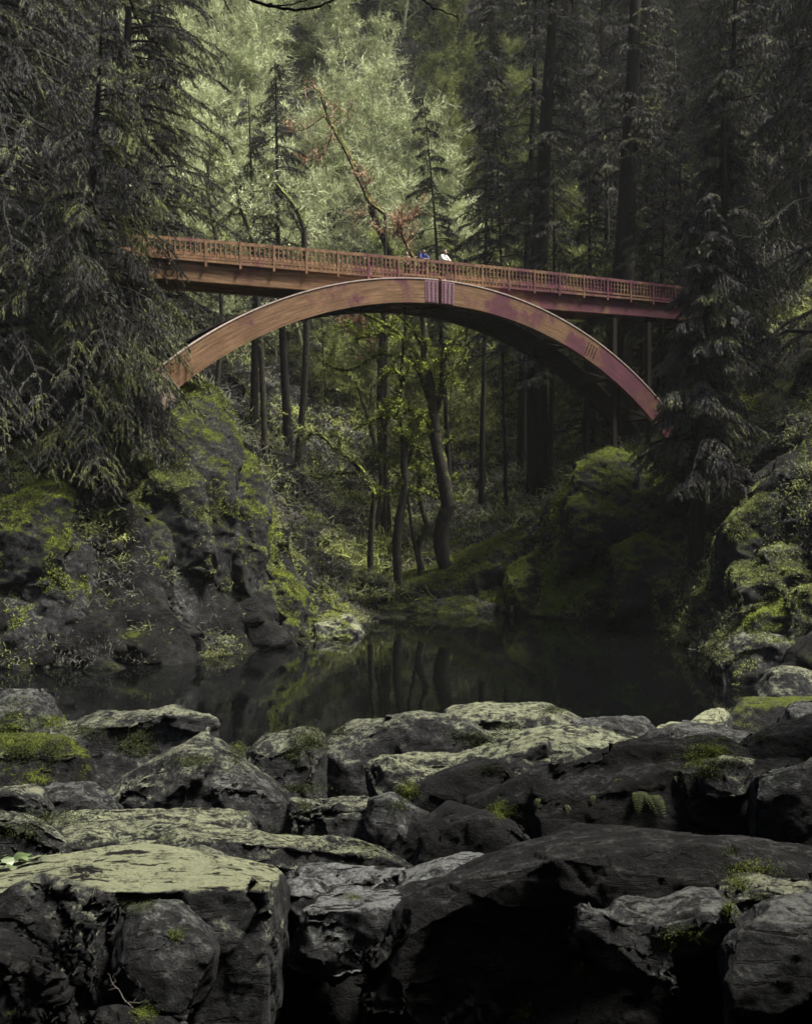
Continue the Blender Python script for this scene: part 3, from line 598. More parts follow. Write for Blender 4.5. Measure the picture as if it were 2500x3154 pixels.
rock('rounded left lobe in front of the huge lichen crusted boulder', [(-160, 2760), (0, 2750), (117, 2738), (230, 2748), (300, 2785), (350, 2850)], 7.2, [(-160, 2800), (0, 2790), (117, 2780), (220, 2800), (290, 2850), (345, 2920)], 6.6, 2.0, 'rock', rough=0.6, lean=-0.02)
rock('blunt bulging nose of rock on the front of the huge lichen crusted boulder', [(385, 2790), (440, 2768), (500, 2762), (560, 2775), (620, 2830), (660, 2875)], 7.1, [(395, 2850), (450, 2830), (510, 2820), (570, 2840), (620, 2880), (650, 2900)], 6.5, 0.35, 'rock_grey', rough=0.7)
rock('pale stained knob of rock at the lower left corner of the foreground', [(-80, 2900), (0, 2895), (60, 2900), (120, 2920), (180, 2990)], 6.3, [(-80, 2960), (0, 2950), (60, 2960), (120, 2990), (170, 3050)], 5.9, 1.4, 'rock_dark', lean=0.0)
rock('low rock with a moss cushion at the bottom edge in the left foreground', [(250, 3140), (330, 3110), (400, 3095), (470, 3100), (520, 3140)], 6.2, [(240, 3170), (330, 3150), (400, 3140), (470, 3145), (530, 3170)], 5.8, 0.8, 'rock_dark')
rock('flat grey shelf of cracked rock right of the huge lichen crusted boulder', [(860, 2672), (960, 2668), (1116, 2664), (1220, 2668), (1260, 2680)], 9.9, [(850, 2720), (960, 2715), (1060, 2708), (1150, 2700), (1250, 2700)], 8.9, 0.7, 'rock_shelf', name='rock_ledge')
rock('smooth rounded boulder wedged against the right side of the huge boulder', [(868, 2715), (910, 2700), (958, 2702), (1005, 2730), (1030, 2760)], 8.7, [(875, 2745), (910, 2740), (950, 2745), (990, 2760), (1020, 2780)], 8.3, 0.5, 'rock_shelf')
rock('small tilted slab on the grey shelf above the black gap', [(955, 2778), (1000, 2740), (1063, 2715), (1110, 2722), (1150, 2745)], 8.3, [(965, 2790), (1010, 2760), (1070, 2740), (1120, 2745), (1155, 2762)], 8.0, 0.4, 'rock_shelf')
rock('thin flat grey ledge overhanging the black gap in the bottom centre', [(925, 2788), (1000, 2772), (1063, 2762), (1169, 2755), (1240, 2735)], 8.2, [(940, 2806), (1000, 2806), (1080, 2808), (1150, 2802), (1240, 2775)], 7.6, 0.35, 'rock_shelf', name='rock_ledge', rough=0.6)
rock('long wrinkled grey slab reaching behind the black foreground rock', [(1130, 2722), (1200, 2688), (1274, 2655), (1353, 2656), (1432, 2632), (1521, 2630), (1600, 2640)], 9.5, [(1150, 2745), (1220, 2730), (1290, 2700), (1360, 2700), (1420, 2692), (1520, 2692), (1600, 2690)], 8.7, 0.8, 'rock_shelf', rough=0.8)
rock('enormous rounded rock with shade painted black filling the right foreground', [(1200, 2760), (1290, 2720), (1420, 2705), (1500, 2690), (1558, 2635), (1611, 2602), (1757, 2570), (1804, 2560), (1880, 2567), (1945, 2590), (2003, 2586), (2120, 2600), (2249, 2601), (2400, 2606), (2700, 2620)], 8.3, [(1100, 2850), (1200, 2800), (1320, 2760), (1450, 2730), (1540, 2680), (1620, 2635), (1757, 2602), (1810, 2600), (1880, 2620), (1950, 2650), (2020, 2640), (2120, 2650), (2249, 2655), (2400, 2665), (2700, 2680)], 7.5, 3.0, 'rock_shaded', rough=0.9, lean=-0.12, bulge=0.0)
rock('sheer rock wall added as painted black shade in the gap below the thin grey ledge', [(900, 2830), (1000, 2826), (1150, 2815), (1300, 2800), (1420, 2790)], 9.2, [(900, 2840), (1000, 2838), (1150, 2828), (1300, 2815), (1420, 2805)], 8.6, 3.2, 'rock_shaded', lean=0.0)  # added wall, fills the gap with painted shade
rock('faint dark rock edge showing just behind the black foreground rock', [(1890, 2572), (1960, 2560), (2030, 2556), (2110, 2562), (2200, 2590)], 10.0, [(1890, 2590), (1960, 2580), (2040, 2578), (2120, 2585), (2200, 2600)], 9.6, 1.0, 'rock_dark')
rock('pale edged spur of rock on the face of the black foreground rock', [(1746, 2768), (1810, 2776), (1874, 2785), (1986, 2767), (2062, 2750), (2114, 2728), (2173, 2722), (2220, 2732), (2260, 2765)], 7.0, [(1760, 2785), (1830, 2805), (1880, 2840), (1960, 2850), (2050, 2840), (2110, 2800), (2170, 2790), (2220, 2800), (2270, 2830)], 6.5, 0.35, 'rock_grey', rough=0.7, lean=-0.2)
rock('smooth grey spur at the right edge beside the pale edged spur', [(2240, 2850), (2280, 2795), (2313, 2764), (2378, 2778), (2450, 2765), (2600, 2750)], 6.6, [(2245, 2880), (2290, 2840), (2330, 2820), (2390, 2830), (2460, 2825), (2600, 2820)], 6.2, 0.4, 'rock_grey', rough=0.6)
rock('wrinkled grey rock top with moss tufts at the right edge of the foreground', [(2200, 2700), (2280, 2690), (2350, 2680), (2430, 2672), (2600, 2680)], 7.4, [(2200, 2750), (2290, 2740), (2360, 2735), (2430, 2725), (2600, 2730)], 6.9, 0.6, 'rock', rough=0.9)
#ENDROCKS

# rocks and ledges on the far banks
def wrock(label, sil, Db, front, Df, drop, mat='rock_mossy', **k):
    k.setdefault('lean', 0.42); k.setdefault('tilt', 0.42); k.setdefault('chips', ((26, 0.9, 0.055), (70, 0.42, 0.024), (160, 0.2, 0.010))); o = rock(label, sil, Db, front, Df, drop * 1.7, mat, vox=0.11, rough=1.5, **k)
    me = o.data; nf = len(me.polygons); c = np.empty(nf * 3, np.float32); me.polygons.foreach_get('center', c); c = c.reshape(-1, 3).astype(float)
    n_ = np.empty(nf * 3, np.float32); me.polygons.foreach_get('normal', n_); n_ = n_.reshape(-1, 3)
    wpos = c + np.array(o.location)
    f = n_[:, 2] * 0.6 + fbm(wpos * 0.9, 3, 77) * 0.6; c = c[f > (0.36 if mat == 'rock_mossy' else 0.55)]
    if len(c) > 20:
        i = RNG.integers(0, len(c), min(40000, len(c) * 12)); p = c[i] + RNG.normal(size=(len(i), 3)) * 0.05; acc = Acc()
        acc.quads(ribbons(p, unit(RNG.normal(size=(len(i), 3)) * 0.8 + UP * 0.2), 0.03 + 0.045 * RNG.random(len(i)), 0.012))
        m_ = acc.mesh('moss'); m_.materials.append(M['bright_moss'] if Db > 60 or len(label) % 3 == 0 else M['moss_leaf']); q = bpy.data.objects.new('moss', m_); C.objects.link(q); q.parent = o  # far rocks get brighter moss, painting back light lost to shade
    return o
wrock('pale lichen topped boulder at the tip of the left bank beside the pool', [(970, 1890), (1000, 1870), (1065, 1876), (1110, 1905), (1130, 1940)], 62.0, [(965, 1925), (1005, 1908), (1055, 1915), (1100, 1940), (1128, 1962)], 59.8, 1.3, 'rock_pale')
wrock('low stone lying in the water in front of the pale topped boulder', [(1010, 1945), (1050, 1935), (1090, 1935), (1112, 1950)], 60.5, [(1010, 1955), (1050, 1950), (1085, 1950), (1110, 1970)], 58.8, 1.0, 'rock_pale')
wrock('flat shelf stone at the waterline left of the pale topped boulder', [(900, 1975), (940, 1955), (1000, 1960), (1020, 1980)], 58.5, [(900, 1985), (940, 1975), (1000, 1978), (1025, 1988)], 57.5, 1.0, 'rock_mid')
wrock('grey block above the flat shelf stone on the left bank', [(915, 1930), (930, 1900), (960, 1898), (985, 1930)], 61.5, [(915, 1945), (935, 1925), (960, 1922), (985, 1945)], 60.5, 1.2, 'rock_grey')
wrock('small round stone with a mossy cap at the waterline below the left cliff', [(480, 2010), (500, 1994), (520, 1996), (540, 2015)], 52.5, [(480, 2020), (500, 2008), (522, 2010), (540, 2022)], 51.8, 0.8, 'rock_mid')
wrock('pale shelving rock low on the water under the left cliff', [(530, 2025), (580, 2005), (650, 2002), (720, 2005), (760, 2015)], 54.5, [(530, 2040), (590, 2030), (650, 2026), (710, 2024), (760, 2026)], 52.0, 0.8, 'rock_mid')
wrock('tall grey buttress of rock standing at the foot of the left cliff', [(352, 1930), (370, 1905), (420, 1910), (460, 1930), (470, 1990)], 53.5, [(355, 1960), (380, 1925), (415, 1930), (450, 1960), (465, 2010)], 52.0, 1.8, 'rock_grey')
wrock('grey ribbed rock outcrop in the lower left cliff near the frame edge', [(150, 1790), (200, 1760), (260, 1800), (330, 1850), (400, 1880)], 53.0, [(150, 1850), (200, 1830), (260, 1880), (330, 1930), (400, 1960)], 51.0, 3.0, 'rock')
wrock('mossy arched outcrop beneath the right foot of the arch', [(1725, 1545), (1735, 1470), (1780, 1410), (1850, 1378), (1910, 1384), (1960, 1410)], 73.0, [(1728, 1560), (1745, 1490), (1790, 1435), (1860, 1410), (1915, 1420), (1965, 1450)], 70.5, 2.6, 'rock_mossy')
wrock('long mossy ledge just below the arched outcrop', [(1745, 1530), (1800, 1515), (1860, 1512), (1950, 1515), (2020, 1500)], 70.5, [(1750, 1545), (1800, 1532), (1860, 1530), (1950, 1532), (2020, 1520)], 69.0, 1.6, 'rock_mossy')
wrock('mossy shoulder of rock in the middle of the right bank', [(1880, 1690), (1960, 1640), (2040, 1610), (2140, 1580), (2160, 1600)], 68.0, [(1880, 1710), (1960, 1670), (2040, 1640), (2130, 1620), (2170, 1640)], 65.5, 2.2, 'rock_mossy')
wrock('dark cave mouthed boulder at the waterline of the right bank', [(1990, 1830), (2020, 1795), (2070, 1790), (2100, 1830), (2110, 1870)], 65.5, [(1992, 1850), (2020, 1815), (2070, 1812), (2098, 1850), (2110, 1890)], 64.0, 1.5, 'rock_dark')
wrock('low grey boulder at the far shore right of the mossy bank', [(1550, 1870), (1590, 1845), (1630, 1848), (1680, 1870)], 73.0, [(1550, 1880), (1590, 1862), (1630, 1865), (1680, 1882)], 71.8, 1.0, 'rock_grey')
wrock('tilted mossy boulder descending to the water on the right bank', [(2120, 1880), (2160, 1830), (2200, 1800), (2260, 1798), (2280, 1830)], 57.5, [(2120, 1920), (2160, 1860), (2200, 1830), (2250, 1825), (2285, 1850)], 55.5, 2.2, 'rock_mossy')
wrock('pale stone standing at the water below the tilted mossy boulder', [(2108, 1985), (2120, 1962), (2145, 1965), (2150, 1990)], 54.6, [(2108, 1995), (2122, 1980), (2145, 1982), (2152, 2000)], 53.8, 0.9, 'rock_mid')
wrock('flat mossy stone just right of the pale waterside stone', [(2200, 1980), (2240, 1960), (2290, 1955), (2300, 1970)], 51.0, [(2200, 1990), (2240, 1975), (2285, 1970), (2305, 1985)], 50.0, 0.8, 'rock_mossy')
wrock('long thin pale ledge near the water at the right', [(2255, 2015), (2300, 2010), (2370, 2010), (2380, 2018)], 48.0, [(2255, 2022), (2300, 2020), (2370, 2020), (2380, 2026)], 46.5, 0.8, 'rock_mid')
wrock('stepped rock with a pale rim beside the right edge of the frame', [(2290, 1890), (2320, 1858), (2400, 1850), (2460, 1830), (2560, 1820)], 48.0, [(2290, 1920), (2320, 1880), (2400, 1872), (2460, 1855), (2560, 1850)], 46.0, 2.0, 'rock_mossy')
wrock('upper mossy boulder of the stack at the right edge', [(2400, 1830), (2430, 1805), (2480, 1798), (2580, 1800)], 47.5, [(2400, 1850), (2430, 1825), (2480, 1820), (2580, 1825)], 45.5, 1.5, 'rock_mossy')
wrock('long flat lichen ledge high in the terraces at the right edge', [(2335, 1688), (2400, 1684), (2460, 1680), (2580, 1678)], 52.0, [(2335, 1696), (2400, 1694), (2460, 1692), (2580, 1692)], 49.5, 0.8, 'rock_mid')
wrock('second mossy ledge in the terraces under the long flat one', [(2250, 1740), (2310, 1722), (2380, 1720), (2480, 1735), (2580, 1730)], 51.0, [(2250, 1755), (2310, 1738), (2380, 1735), (2480, 1750), (2580, 1748)], 48.5, 1.0, 'rock_mossy')
wrock('broad dark mossy slab sloping into the pool at the right edge', [(2180, 2010), (2260, 1940), (2340, 1930), (2440, 1925), (2580, 1930)], 48.0, [(2190, 2040), (2270, 1990), (2350, 1985), (2450, 1985), (2580, 2000)], 44.5, 1.5, 'rock')
wrock('mossy whaleback ridge of rock high at the right edge', [(2200, 1640), (2260, 1540), (2350, 1480), (2440, 1430), (2580, 1390)], 57.0, [(2210, 1670), (2270, 1580), (2360, 1520), (2450, 1480), (2580, 1450)], 54.5, 2.4, 'rock_mossy')
wrock('moss draped crag under the left foot of the arch', [(490, 1240), (530, 1190), (600, 1172), (670, 1190), (730, 1270), (760, 1330)], 61.5, [(490, 1270), (540, 1225), (600, 1210), (660, 1240), (710, 1310), (750, 1380)], 58.6, 4.5, 'rock_mossy')

for lb, sl, Db, fr, Df, dr, mt in [
    ('dark overhanging crag at the top of the left cliff beside the frame edge', [(-80, 1480), (60, 1440), (150, 1450), (230, 1500)], 54, [(-80, 1540), (60, 1500), (150, 1510), (240, 1560)], 51.5, 2.2, 'rock_mossy'),
    ('tall vertical rib of pale streaked rock in the left cliff', [(60, 1640), (140, 1600), (220, 1610), (290, 1670)], 53, [(60, 1700), (140, 1660), (220, 1670), (290, 1730)], 51, 2.6, 'rock_grey'),
    ('black recessed block of the left cliff above the water', [(-80, 1800), (40, 1780), (130, 1800), (190, 1850)], 52, [(-80, 1850), (40, 1830), (130, 1850), (190, 1900)], 50, 2.4, 'rock'),
    ('mossy crag with hanging turf in the middle of the left cliff', [(270, 1560), (350, 1500), (450, 1510), (540, 1580)], 56.5, [(270, 1620), (350, 1570), (450, 1575), (540, 1640)], 54, 2.4, 'rock_mossy'),
    ('broken grey crag below the hanging turf on the left cliff', [(320, 1760), (400, 1710), (490, 1720), (570, 1790)], 55, [(320, 1820), (400, 1780), (490, 1790), (570, 1850)], 53, 2.2, 'rock'),
    ('pale patched cliff face under the moss draped crag', [(540, 1440), (600, 1400), (680, 1400), (760, 1470)], 60, [(540, 1490), (600, 1460), (690, 1460), (765, 1530)], 58, 3.0, 'rock_grey'),
    ('dark mossy buttress dropping from the knoll toward the pool', [(620, 1680), (690, 1640), (790, 1650), (850, 1720)], 60, [(620, 1740), (690, 1700), (790, 1710), (850, 1780)], 57.5, 2.6, 'rock_mossy'),
    ('black hollowed rock low at the water between the buttress and the shelf stones', [(720, 1900), (790, 1850), (850, 1870), (890, 1930)], 58.5, [(720, 1945), (790, 1905), (850, 1920), (890, 1965)], 56.5, 1.6, 'rock'),
    ('mossy spur of the knoll pointing right with a drooping tip', [(740, 1590), (790, 1600), (840, 1650), (868, 1672)], 61, [(740, 1640), (790, 1650), (835, 1678), (868, 1690)], 60, 0.9, 'rock_mossy'),
    ('steep mossy crag on the right flank of the knoll', [(690, 1360), (740, 1330), (790, 1400), (830, 1520)], 60.5, [(690, 1410), (740, 1390), (785, 1460), (825, 1570)], 58.5, 3.2, 'rock_mossy'),
    ('dark split crag at the foot of the knoll above the pool', [(780, 1740), (840, 1690), (900, 1740), (950, 1830)], 60.5, [(780, 1790), (840, 1750), (900, 1800), (945, 1880)], 58.5, 2.2, 'rock_mossy'),
    ('bulging mossy crag in the middle of the knoll face', [(420, 1340), (500, 1290), (600, 1310), (670, 1400)], 58.5, [(420, 1400), (500, 1360), (600, 1380), (665, 1460)], 56.3, 3.0, 'rock_mossy'),
    ('shadowed grey crag between the knoll and the left cliff', [(380, 1600), (470, 1590), (560, 1640), (620, 1700)], 56.5, [(380, 1660), (470, 1655), (560, 1710), (620, 1760)], 54.3, 2.6, 'rock_grey'),
    ('mossy lump of rock low on the right flank of the knoll', [(860, 1850), (900, 1810), (950, 1830), (980, 1880)], 61.5, [(860, 1880), (900, 1850), (950, 1870), (985, 1910)], 60.2, 1.4, 'rock_mossy'),
    ('low crag rising out of the water at the far left of the pool', [(200, 1960), (280, 1930), (340, 1945), (390, 1990)], 51.5, [(200, 2000), (280, 1980), (340, 1990), (390, 2020)], 50, 1.4, 'rock'),
    ('stepped ledges of dark rock along the far shore right of the pale boulder', [(1220, 1865), (1320, 1835), (1450, 1830), (1540, 1850)], 74.5, [(1220, 1880), (1320, 1860), (1450, 1855), (1540, 1875)], 72.5, 1.2, 'rock'),
    ('long mossy bank of rock sloping up right across the far shore', [(1120, 1800), (1250, 1760), (1400, 1700), (1560, 1640), (1700, 1570)], 78.0, [(1120, 1830), (1250, 1800), (1400, 1745), (1560, 1690), (1710, 1620)], 75.0, 1.6, 'rock_mossy'),
    ('dark mossy block in the far bank under the arched outcrop', [(1560, 1740), (1640, 1690), (1740, 1680), (1800, 1730)], 74.0, [(1560, 1780), (1640, 1740), (1740, 1730), (1800, 1780)], 72.0, 2.2, 'rock_mossy')]: wrock(lb, sl, Db, fr, Df, dr, mt)

# ------------------------------------------------------------------ vegetation
def polyline(p, d, L, n=7, wander=0.25, droop=0.0, up=0.0):
    d = d / np.linalg.norm(d); pts = [p]; st = L / (n - 1)
    for i in range(n - 1):
        d = d + RNG.normal(size=3) * wander + UP * (up - droop) * (i + 1) / n; d = d / np.linalg.norm(d)
        pts.append(pts[-1] + d * st)
    return np.array(pts)
def smoothpl(pts, n=None):
    pts = np.asarray(pts, float); m = len(pts)
    if m < 3: return np.stack([np.linspace(pts[0, k], pts[-1, k], n or 6) for k in range(3)], 1)
    n = n or (m - 1) * 4 + 1; t = np.linspace(0, m - 1, n); out = []
    for u in t:
        i = min(int(u), m - 2); f = u - i; p0, p1, p2, p3 = pts[max(i - 1, 0)], pts[i], pts[i + 1], pts[min(i + 2, m - 1)]
        out.append(0.5 * ((2 * p1) + (p2 - p0) * f + (2 * p0 - 5 * p1 + 4 * p2 - p3) * f * f + (3 * p1 - p0 - 3 * p2 + p3) * f ** 3))
    return np.array(out)
def along(pls, n):
    """n random points (with tangent and local radius index) on a list of polylines, by length"""
    seg0 = np.concatenate([p[:-1] for p in pls]); seg1 = np.concatenate([p[1:] for p in pls])
    ln = np.linalg.norm(seg1 - seg0, axis=1); c = np.cumsum(ln); i = np.searchsorted(c, RNG.random(n) * c[-1]).clip(0, len(ln) - 1)
    f = RNG.random(n)[:, None]; return seg0[i] * (1 - f) + seg1[i] * f, unit((seg1 - seg0)[i])
def twigs(acc, pls, n, ln, wd, up=0.2, spread=1.0, r=None):
    p, t = along(pls, n); d = unit(t * 0.6 + RNG.normal(size=(n, 3)) * spread * 0.6 + UP * up)
    L = ln * (0.4 + RNG.random(n)); W = wd * (0.6 + 0.8 * RNG.random(n))
    rr = RNG.random(n) if r is None else r
    acc.quads(ribbons(p, d, L * 0.55, W), rr)
    p2 = p + d * (L * 0.5)[:, None]; d2 = unit(d + RNG.normal(size=(n, 3)) * 0.45); acc.quads(ribbons(p2, d2, L * 0.5, W * 0.6), rr)
    return np.stack([p, p2 + d2 * (L * 0.5)[:, None]], 1)
def tufts(acc, pls, n, size, off, r=None):
    p, t = along(pls, n); p = p + RNG.normal(size=(n, 3)) * off
    d = unit(RNG.normal(size=(n, 3))); L = size * (0.5 + RNG.random(n)); acc.quads(ribbons(p, d, L, L * 0.38), r)

def bare_tree_meshes(h, nb, r0, lean, leafmat, barkmat, ntw=2600, ntf=1400, tw=(0.9, 0.022), tf=0.13, spreadr=0.32, low=0.3, tag_='tree'):
    tr, cr = Acc(), Acc()
    d0 = np.array([lean[0], lean[1], 1.0]); main = polyline(np.zeros(3) - UP * 1.0, d0, h + 1, 12, 0.05, 0, 0.03)
    tr.tube(main, np.linspace(r0, r0 * 0.12, 12), 8); pls = []
    for i in range(nb):
        t = low + (1 - low) * (i + RNG.random()) / nb; k = t * 11; i0 = min(int(k), 10); p = main[i0] + (main[i0 + 1] - main[i0]) * (k - i0)
        az = RNG.random() * 6.283; el = 0.25 + 0.9 * RNG.random()
        L = h * spreadr * (1.15 - 0.75 * t) * (0.6 + 0.6 * RNG.random())
        b_ = polyline(p, np.array([math.cos(az), math.sin(az), el]), L, 7, 0.16, 0, 0.05); rr = r0 * (1 - t * 0.75) * 0.46
        tr.tube(b_, np.linspace(rr, rr * 0.2, 7), 4); pls.append(b_[1:])
        for j in range(4):
            q = b_[rnd.randint(1, 5)]; az2 = RNG.random() * 6.283
            s2 = polyline(q, np.array([math.cos(az2), math.sin(az2), 0.35]) + (b_[-1] - b_[0]) / L * 0.8, L * 0.45, 5, 0.22); tr.tube(s2, np.linspace(rr * 0.5, rr * 0.15, 5), 3); pls.append(s2)
    ends = twigs(cr, pls, ntw, tw[0], tw[1]); tufts(cr, pls, ntf, tf, 0.10)
    pls2 = [e_ for e_ in ends]; twigs(cr, pls2, ntw, tw[0] * 0.5, tw[1] * 0.75); tufts(cr, pls2, ntf, tf * 0.8, 0.06)
    a_ = tr.mesh('trunk'); a_.materials.append(M[barkmat]); b_ = cr.mesh('crown'); b_.materials.append(M[leafmat]); return a_, b_

def conifer_meshes(h, nb, bl, droop, r0, leafmat, barkmat='bark', nbr=11, nq=9, size=0.16, low=0.12, azr=None, hang=0.5, lean=(0, 0)):
    tr, cr = Acc(), Acc()
    main = polyline(-UP * 1.5, np.array([lean[0], lean[1], 1.0]), h + 1.5, 12, 0.015); tr.tube(main, np.linspace(r0, r0 * 0.08, 12), 9, wob=0.08)
    subs = []; tips = []
    for i in range(nb):
        t = low + (1 - low) * ((i + RNG.random()) / nb); k = t * 11; i0 = min(int(k), 10); p = main[i0] + (main[i0 + 1] - main[i0]) * (k - i0)
        az = RNG.random() * 6.283 if azr is None else azr[0] + (azr[1] - azr[0]) * RNG.random()
        L = bl * (1.02 - t) ** 0.6 * (0.6 + 0.5 * RNG.random()); o_ = np.array([math.cos(az), math.sin(az), 0])
        m_ = 9; u = np.linspace(0, 1, m_); b_ = p + o_ * (u * L)[:, None] + UP * (0.22 * u * L - droop * L * u ** 2)[:, None]
        b_[1:-1] += RNG.normal(size=(m_ - 2, 3)) * 0.05 * L / 5
        tr.tube(b_, np.linspace(0.018 * L + 0.01, 0.008, m_), 4); side = np.cross(o_, UP)
        nn_ = nbr; us = 0.12 + 0.88 * RNG.random(nn_)
        for q in us:
            kk = q * (m_ - 1); j0 = min(int(kk), m_ - 2); bp_ = b_[j0] + (b_[j0 + 1] - b_[j0]) * (kk - j0)
            s_ = 1 if RNG.random() < 0.5 else -1
            l2 = L * 0.36 * (1.15 - q) * (0.6 + 0.7 * RNG.random()) + 0.3
            dd = o_ * 0.75 + side * s_ * 0.8 + UP * 0.0
            v_ = np.linspace(0, 1, 4); sb = bp_ + (dd / np.linalg.norm(dd)) * (v_ * l2)[:, None] - UP * (hang * l2 * v_ ** 2)[:, None]
            subs.append(sb)
        tips.append(b_[3:])
    n = nb * nbr * nq; p, t = along(subs, n)
    d = unit(t * 0.9 + RNG.normal(size=(n, 3)) * 0.45 - UP * hang * 1.1); L = size * (0.6 + 0.9 * RNG.random(n))
    cr.quads(ribbons(p, d, L * 1.5, L * 0.13))
    n2 = nb * nq * 3; p, t = along(tips, n2); d = unit(t * 0.7 + RNG.normal(size=(n2, 3)) * 0.6 - UP * hang); L = size * (0.6 + 0.9 * RNG.random(n2)); cr.quads(ribbons(p, d, L * 1.5, L * 0.13))
    a_ = tr.mesh('trunk'); a_.materials.append(M[barkmat]); b_ = cr.mesh('crown'); b_.materials.append(M[leafmat]); return a_, b_

def plant(name, meshes, loc, rz, sc, label, cat, group=None, sxy=1.0):
    r = empty(name, loc); r.rotation_euler = (0, 0, rz); r.scale = (sc * sxy, sc * sxy, sc); tag(r, label, cat, group)
    for me, nm in zip(meshes, ('trunk', 'crown')):
        o = bpy.data.objects.new(nm, me); C.objects.link(o); o.parent = r
    return r

pale = [bare_tree_meshes(17, 26, 0.22, (rnd.uniform(-.15, .15), 0), 'pale_leaf', 'bark_pale', 2500, 900, (1.5, 0.026), 0.12, low=0.10, spreadr=0.36) for _ in range(3)]
olive = [bare_tree_meshes(15, 24, 0.2, (rnd.uniform(-.2, .2), 0), 'moss_leaf', 'bark_moss', 4500, 2500, (1.1, 0.016), 0.12, low=0.12, spreadr=0.36) for _ in range(3)]
con = [conifer_meshes(30, 130, 5.2, 0.40, 0.5, 'needles', 'bark', 12, 22, 0.16) for _ in range(2)] + [conifer_meshes(30, 100, 6.0, 0.55, 0.5, 'needles2', 'bark', 14, 22, 0.16, hang=0.9)]
def proj(x, y, z): return CX + FPX * x / y, HZ - FPX * (z - CZ) / y
# the wood on the slope behind the bridge
cells = []
for yy in np.arange(84, 168, 6.2):
    for xx in np.arange(-46, 56, 6.4 if yy < 110 else 7.4): cells.append((xx + rnd.uniform(-2.4, 2.4), yy + rnd.uniform(-2.4, 2.4)))
cxy = np.array(cells); cz_ = ground(cxy[:, 0], cxy[:, 1])
TREE_N = 0
for (x, y), z in zip(cells, cz_):
    px, py = proj(x, y, z)
    if px < -250 or px > 2750 or py < -420: continue
    if y < 96 and 720 < px < 1560: continue
    n1 = vnoise(np.array([[x * 0.09, y * 0.09, 3.3]]), 5)[0]
    centre = math.exp(-((px - 900) / 430) ** 2)
    glow = centre + n1 * 0.35
    if glow > 0.40 and py < 1150: k, nm, lb, gp, cat = 'pale', 'bare_tree', 'pale lichen covered bare tree in the bright wood above the middle of the bridge', 'pale bare trees above the bridge', 'tree'
    elif abs(px - 1000) < 800 and n1 + rnd.uniform(-.6, .6) > -0.25:
        k, nm, cat = 'olive', 'bare_tree', 'tree'
        lb, gp = ('mossy olive bare tree in the wood seen through the arch', 'mossy bare trees seen through the arch') if py > 1080 else ('mossy olive bare tree on the slope above the bridge', 'mossy bare trees on the slope above the bridge')
    else:
        k, nm, cat = 'con', 'conifer', 'conifer'
        lb, gp = ('dark shaded conifer on the left slope beyond the bridge', 'dark conifers on the left slope') if px < 1250 else ('dark shaded conifer on the right slope beyond the bridge', 'dark conifers on the right slope')
    if k == 'con' and 600 < px < 1750 and y < 112:
        if px > 1450 and rnd.random() < .4: continue
        k, nm, cat, lb, gp = 'olive', 'bare_tree', 'tree', 'mossy olive bare tree in the wood seen through the arch', 'mossy bare trees seen through the arch'
    ms = {'pale': pale, 'olive': olive, 'con': con}[k]
    plant(nm, ms[rnd.randrange(3)], (x, y, z - 0.3), rnd.uniform(0, 6.28), rnd.uniform(0.75, 1.15) * (0.85 if k == 'con' else 1), lb, cat, gp); TREE_N += 1

# hand placed trees, traced stem by stem
def stem_tree(name, label, stems, D, barkm, leafm, ntw, ntf, tw, tf, up=0.1, off=0.10, subs=0, cat='tree', root_px=None):
    st3 = []
    for pl in stems:
        r0, r1 = pl[0]; dd = pl[1] if isinstance(pl[1], (int, float)) else None; pts = pl[2:] if dd is not None else pl[1:]
        d1 = D + (dd or 0); st3.append((smoothpl([P(p[0], p[1], d1 + (p[2] if len(p) > 2 else 0)) for p in pts]), r0, r1))
    root = st3[0][0][0].copy(); g = float(ground(root[0], root[1])[0])
    tr, cr = Acc(), Acc(); pls = []
    base = st3[0][0]
    if base[0, 2] > g - 0.5:
        low_ = smoothpl([base[0] - UP * (base[0, 2] - g + 0.8) + np.array([RNG.normal() * .8, 0, 0]), base[0] - UP * (base[0, 2] - g) * .5 + np.array([RNG.normal() * .5, 0, 0]), base[0]], 9)
        tr.tube(low_, np.linspace(st3[0][1] * 1.25, st3[0][1], 9), 8, wob=.1)
    for pts, r0, r1 in st3:
        pts = pts + np.cumsum(RNG.normal(size=pts.shape) * 0.02, axis=0) * (np.arange(len(pts)) > 1)[:, None]
        tr.tube(pts, np.linspace(r0, r1, len(pts)), 8 if r0 > 0.12 else 5, wob=0.15); pls.append(pts)
    n0 = len(pls)
    for i in range(subs):
        b_ = pls[rnd.randrange(n0)]; q = b_[rnd.randrange(1, len(b_))]; az = RNG.random() * 6.283
        s2 = polyline(q, np.array([math.cos(az), math.sin(az), rnd.uniform(-0.1, 0.8)]), rnd.uniform(0.8, 2.6), 6, 0.3, 0, 0.05); tr.tube(s2, np.linspace(0.035, 0.01, 6), 3); pls.append(s2)
    if ntw:
        e_ = twigs(cr, pls, ntw, tw[0], tw[1], up); twigs(cr, [q for q in e_], ntw, tw[0] * 0.5, tw[1] * 0.7, up)
    if ntf: tufts(cr, pls, ntf, tf, off)
    r = empty(name, tuple(root)); tag(r, label, cat)
    for a_, nm, mm in ((tr, 'trunk', barkm), (cr, 'crown', leafm)):
        if a_.n: link(nm, a_.mesh(nm), M[mm], r)
    return r
def z7(*pts): return [(700 + x / 1.899, 950 + y / 1.899) for x, y in pts]
def z4(*pts): return [(x / 1.367, y / 1.367) for x, y in pts]
